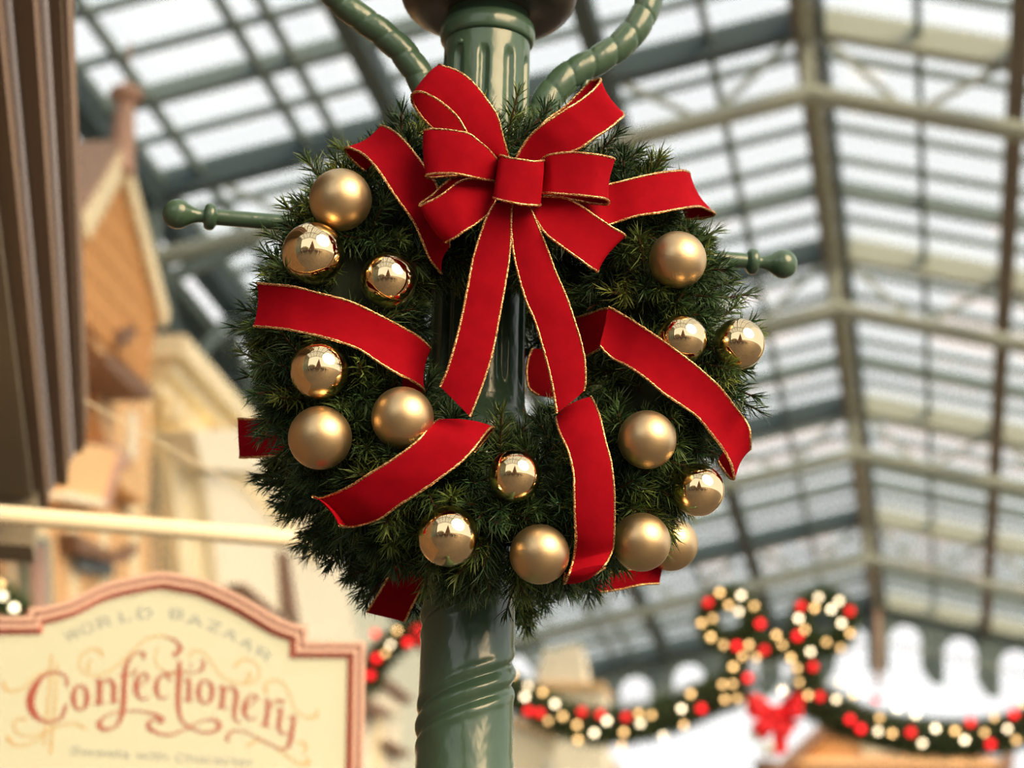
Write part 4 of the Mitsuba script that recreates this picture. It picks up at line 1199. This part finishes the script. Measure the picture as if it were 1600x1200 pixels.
def bow_rows(cx, cy, s):
    def r(pts):
        return [(cx + s * a, cy + s * b, cx + s * c, cy + s * d, e) for a, b, c, d, e in pts]
    return [('loop', r([(-4, -6, -4, 8, -.02), (-20, -22, -18, 8, -.10), (-36, -28, -34, 4, -.12), (-44, -22, -42, 8, -.05), (-30, -18, -28, 12, .05), (-4, -4, -4, 10, .02)]), 0.02),
            ('loop', r([(4, -6, 4, 8, -.02), (20, -24, 18, 8, -.10), (36, -30, 36, 4, -.12), (46, -22, 44, 8, -.05), (30, -18, 28, 12, .05), (4, -4, 4, 10, .02)]), 0.02),
            ('loop', r([(-4, 2, 4, 10, -.02), (-22, 10, -10, 30, -.08), (-38, 20, -22, 42, -.06), (-30, 26, -16, 44, .04), (-2, 6, 6, 12, .02)]), 0.02),
            ('loop', r([(4, 2, -4, 10, -.02), (22, 10, 10, 28, -.08), (38, 18, 24, 38, -.06), (30, 24, 16, 40, .04), (2, 6, -6, 12, .02)]), 0.02),
            ('tail', r([(-8, 4, 8, 4, -.03), (-6, 26, 14, 26, -.06), (-4, 48, 18, 46, -.04), (-2, 70, 18, 64, -.03)]), 0.01),
            ('knot', r([(-9, -9, -9, 9, .0), (-5, -10, -5, 10, -.1), (5, -10, 5, 10, -.1), (9, -9, 9, 9, .0)]), 0.0)]


far_bow('bright red bow hanging between the two garland swags, below the two rings', bow_rows(1212, 1112, 1.0), -0.25)
far_bow('bright red bow just left of the post, on the short garland', bow_rows(668, 990, 0.5), -0.25)

# ------------------------------------------------------------------ behind the camera: what the baubles mirror
xt = thing('christmas_tree', 'tall decorated christmas tree on the plaza behind the camera, mirrored in the baubles', 'tree')
g = np.random.default_rng(5)
zz = np.linspace(0, 1, 60)
pr = np.stack([np.maximum(4.8 * (1 - zz) * (0.80 + 0.20 * np.abs(np.sin(zz * 30))), 0.02), 1.2 + 15.5 * zz], 1)
add('crown', moved(lathe(np.vstack([[0, 1.2], pr]), 40, lambda R, A, Z: R * (0.9 + 0.2 * meshkit.noise(np.stack([np.cos(A) * 4, np.sin(A) * 4, Z * 2], -1)))), frame_matrix([3.5, -21, 0], [1, 0, 0], [0, 1, 0], [0, 0, 1])), 'm_shade_brown', xt)
add('trunk', moved(lathe([(0.5, 0), (0.4, 1.4)], 12), frame_matrix([3.5, -21, 0], [1, 0, 0], [0, 1, 0], [0, 0, 1])), 'm_cornice', xt)
st = trimesh.creation.icosphere(1, 0.4)
st.apply_translation([3.5, -21, 17.0])
add('star', st, 'm_tree_star', xt)
pv = thing('plaza_pavilion', 'low dark pavilion with a hipped roof on the plaza behind the camera', 'building')
add('wall', box([-22, -40, 0], [-4, -32, 3.6]), 'm_greyboard', pv)
add('roof', trimesh.convex.convex_hull(np.array([[-23, -41, 3.5], [-3, -41, 3.5], [-3, -31, 3.5], [-23, -31, 3.5], [-17, -36, 7.5], [-9, -36, 7.5]])), 'm_greyboard', pv)


def person_mesh(g):
    h = g.uniform(1.55, 1.8)
    s = h / 1.75
    J = {}
    sp = g.uniform(0.08, 0.14)
    chains = [([(-sp, 0.05, 0.05), (-sp, 0, 0.10), (-0.10, 0.02, 0.5), (-0.09, 0, 0.92)], [0.05, 0.055, 0.065, 0.095]), ([(sp, 0.05, 0.05), (sp, 0, 0.10), (0.10, 0.02, 0.5), (0.09, 0, 0.92)], [0.05, 0.055, 0.065, 0.095]),
              ([(0, 0, 0.92), (0, 0, 1.15), (0, 0, 1.38), (0, 0, 1.47)], [0.16, 0.16, 0.17, 0.08]), ([(0, 0, 1.47), (0, 0.01, 1.55), (0, 0.02, 1.64)], [0.055, 0.08, 0.10]),
              ([(-0.2, 0, 1.38), (-0.27, 0.02, 1.1), (-0.2, 0.2, 1.02)], [0.065, 0.05, 0.04]), ([(0.2, 0, 1.38), (0.27, 0.02, 1.1), (0.24, 0.05, 0.85)], [0.065, 0.05, 0.04])]
    import manifold3d as m3
    out = None
    for pts, rad in chains:
        balls = [m3.Manifold.sphere(r, 10).translate(p) for p, r in zip(pts, rad)]
        for a, b in zip(balls[:-1], balls[1:]):
            hull = m3.Manifold.batch_hull([a, b])
            out = hull if out is None else out + hull
    mm = out.to_mesh()
    t = trimesh.Trimesh(mm.vert_properties[:, :3], mm.tri_verts)
    trimesh.smoothing.filter_taubin(t, iterations=6)
    t.apply_scale(s)
    z = t.vertices[:, 2] / s
    cl = [[0.02, 0.02, 0.03], [0.05, 0.03, 0.03], [0.03, 0.04, 0.07], [0.12, 0.10, 0.08], [0.16, 0.03, 0.03], [0.2, 0.19, 0.18]]
    top, leg = np.array(cl[g.integers(6)]), np.array(cl[g.integers(4)])
    col = np.where((z < 0.9)[:, None], leg, top)
    col = np.where((z > 1.5)[:, None], np.array([0.42, 0.26, 0.19]), col)
    col = np.where((z > 1.66)[:, None], np.array([0.02, 0.015, 0.012]), col)
    return t, col


protos = [person_mesh(g) for _ in range(8)]
pk = [mikit.ply(t, 'm_crowd', smooth=True, color=c) for t, c in protos]
for i in range(64):
    x, y = -6.6 + 1.9 * (i % 8) + g.uniform(-0.55, 0.55), -13.2 + 1.35 * (i // 8) + g.uniform(-0.4, 0.4)
    k = key_for('person')
    scene[k] = {**pk[i % 8], 'to_world': T().translate([x, y, 0]).rotate([0, 0, 1], float(g.uniform(-40, 40)))}
    note(k, 'person in winter clothes in the crowd on the plaza, seen only in the baubles', 'person', 'crowd on the plaza behind the camera')
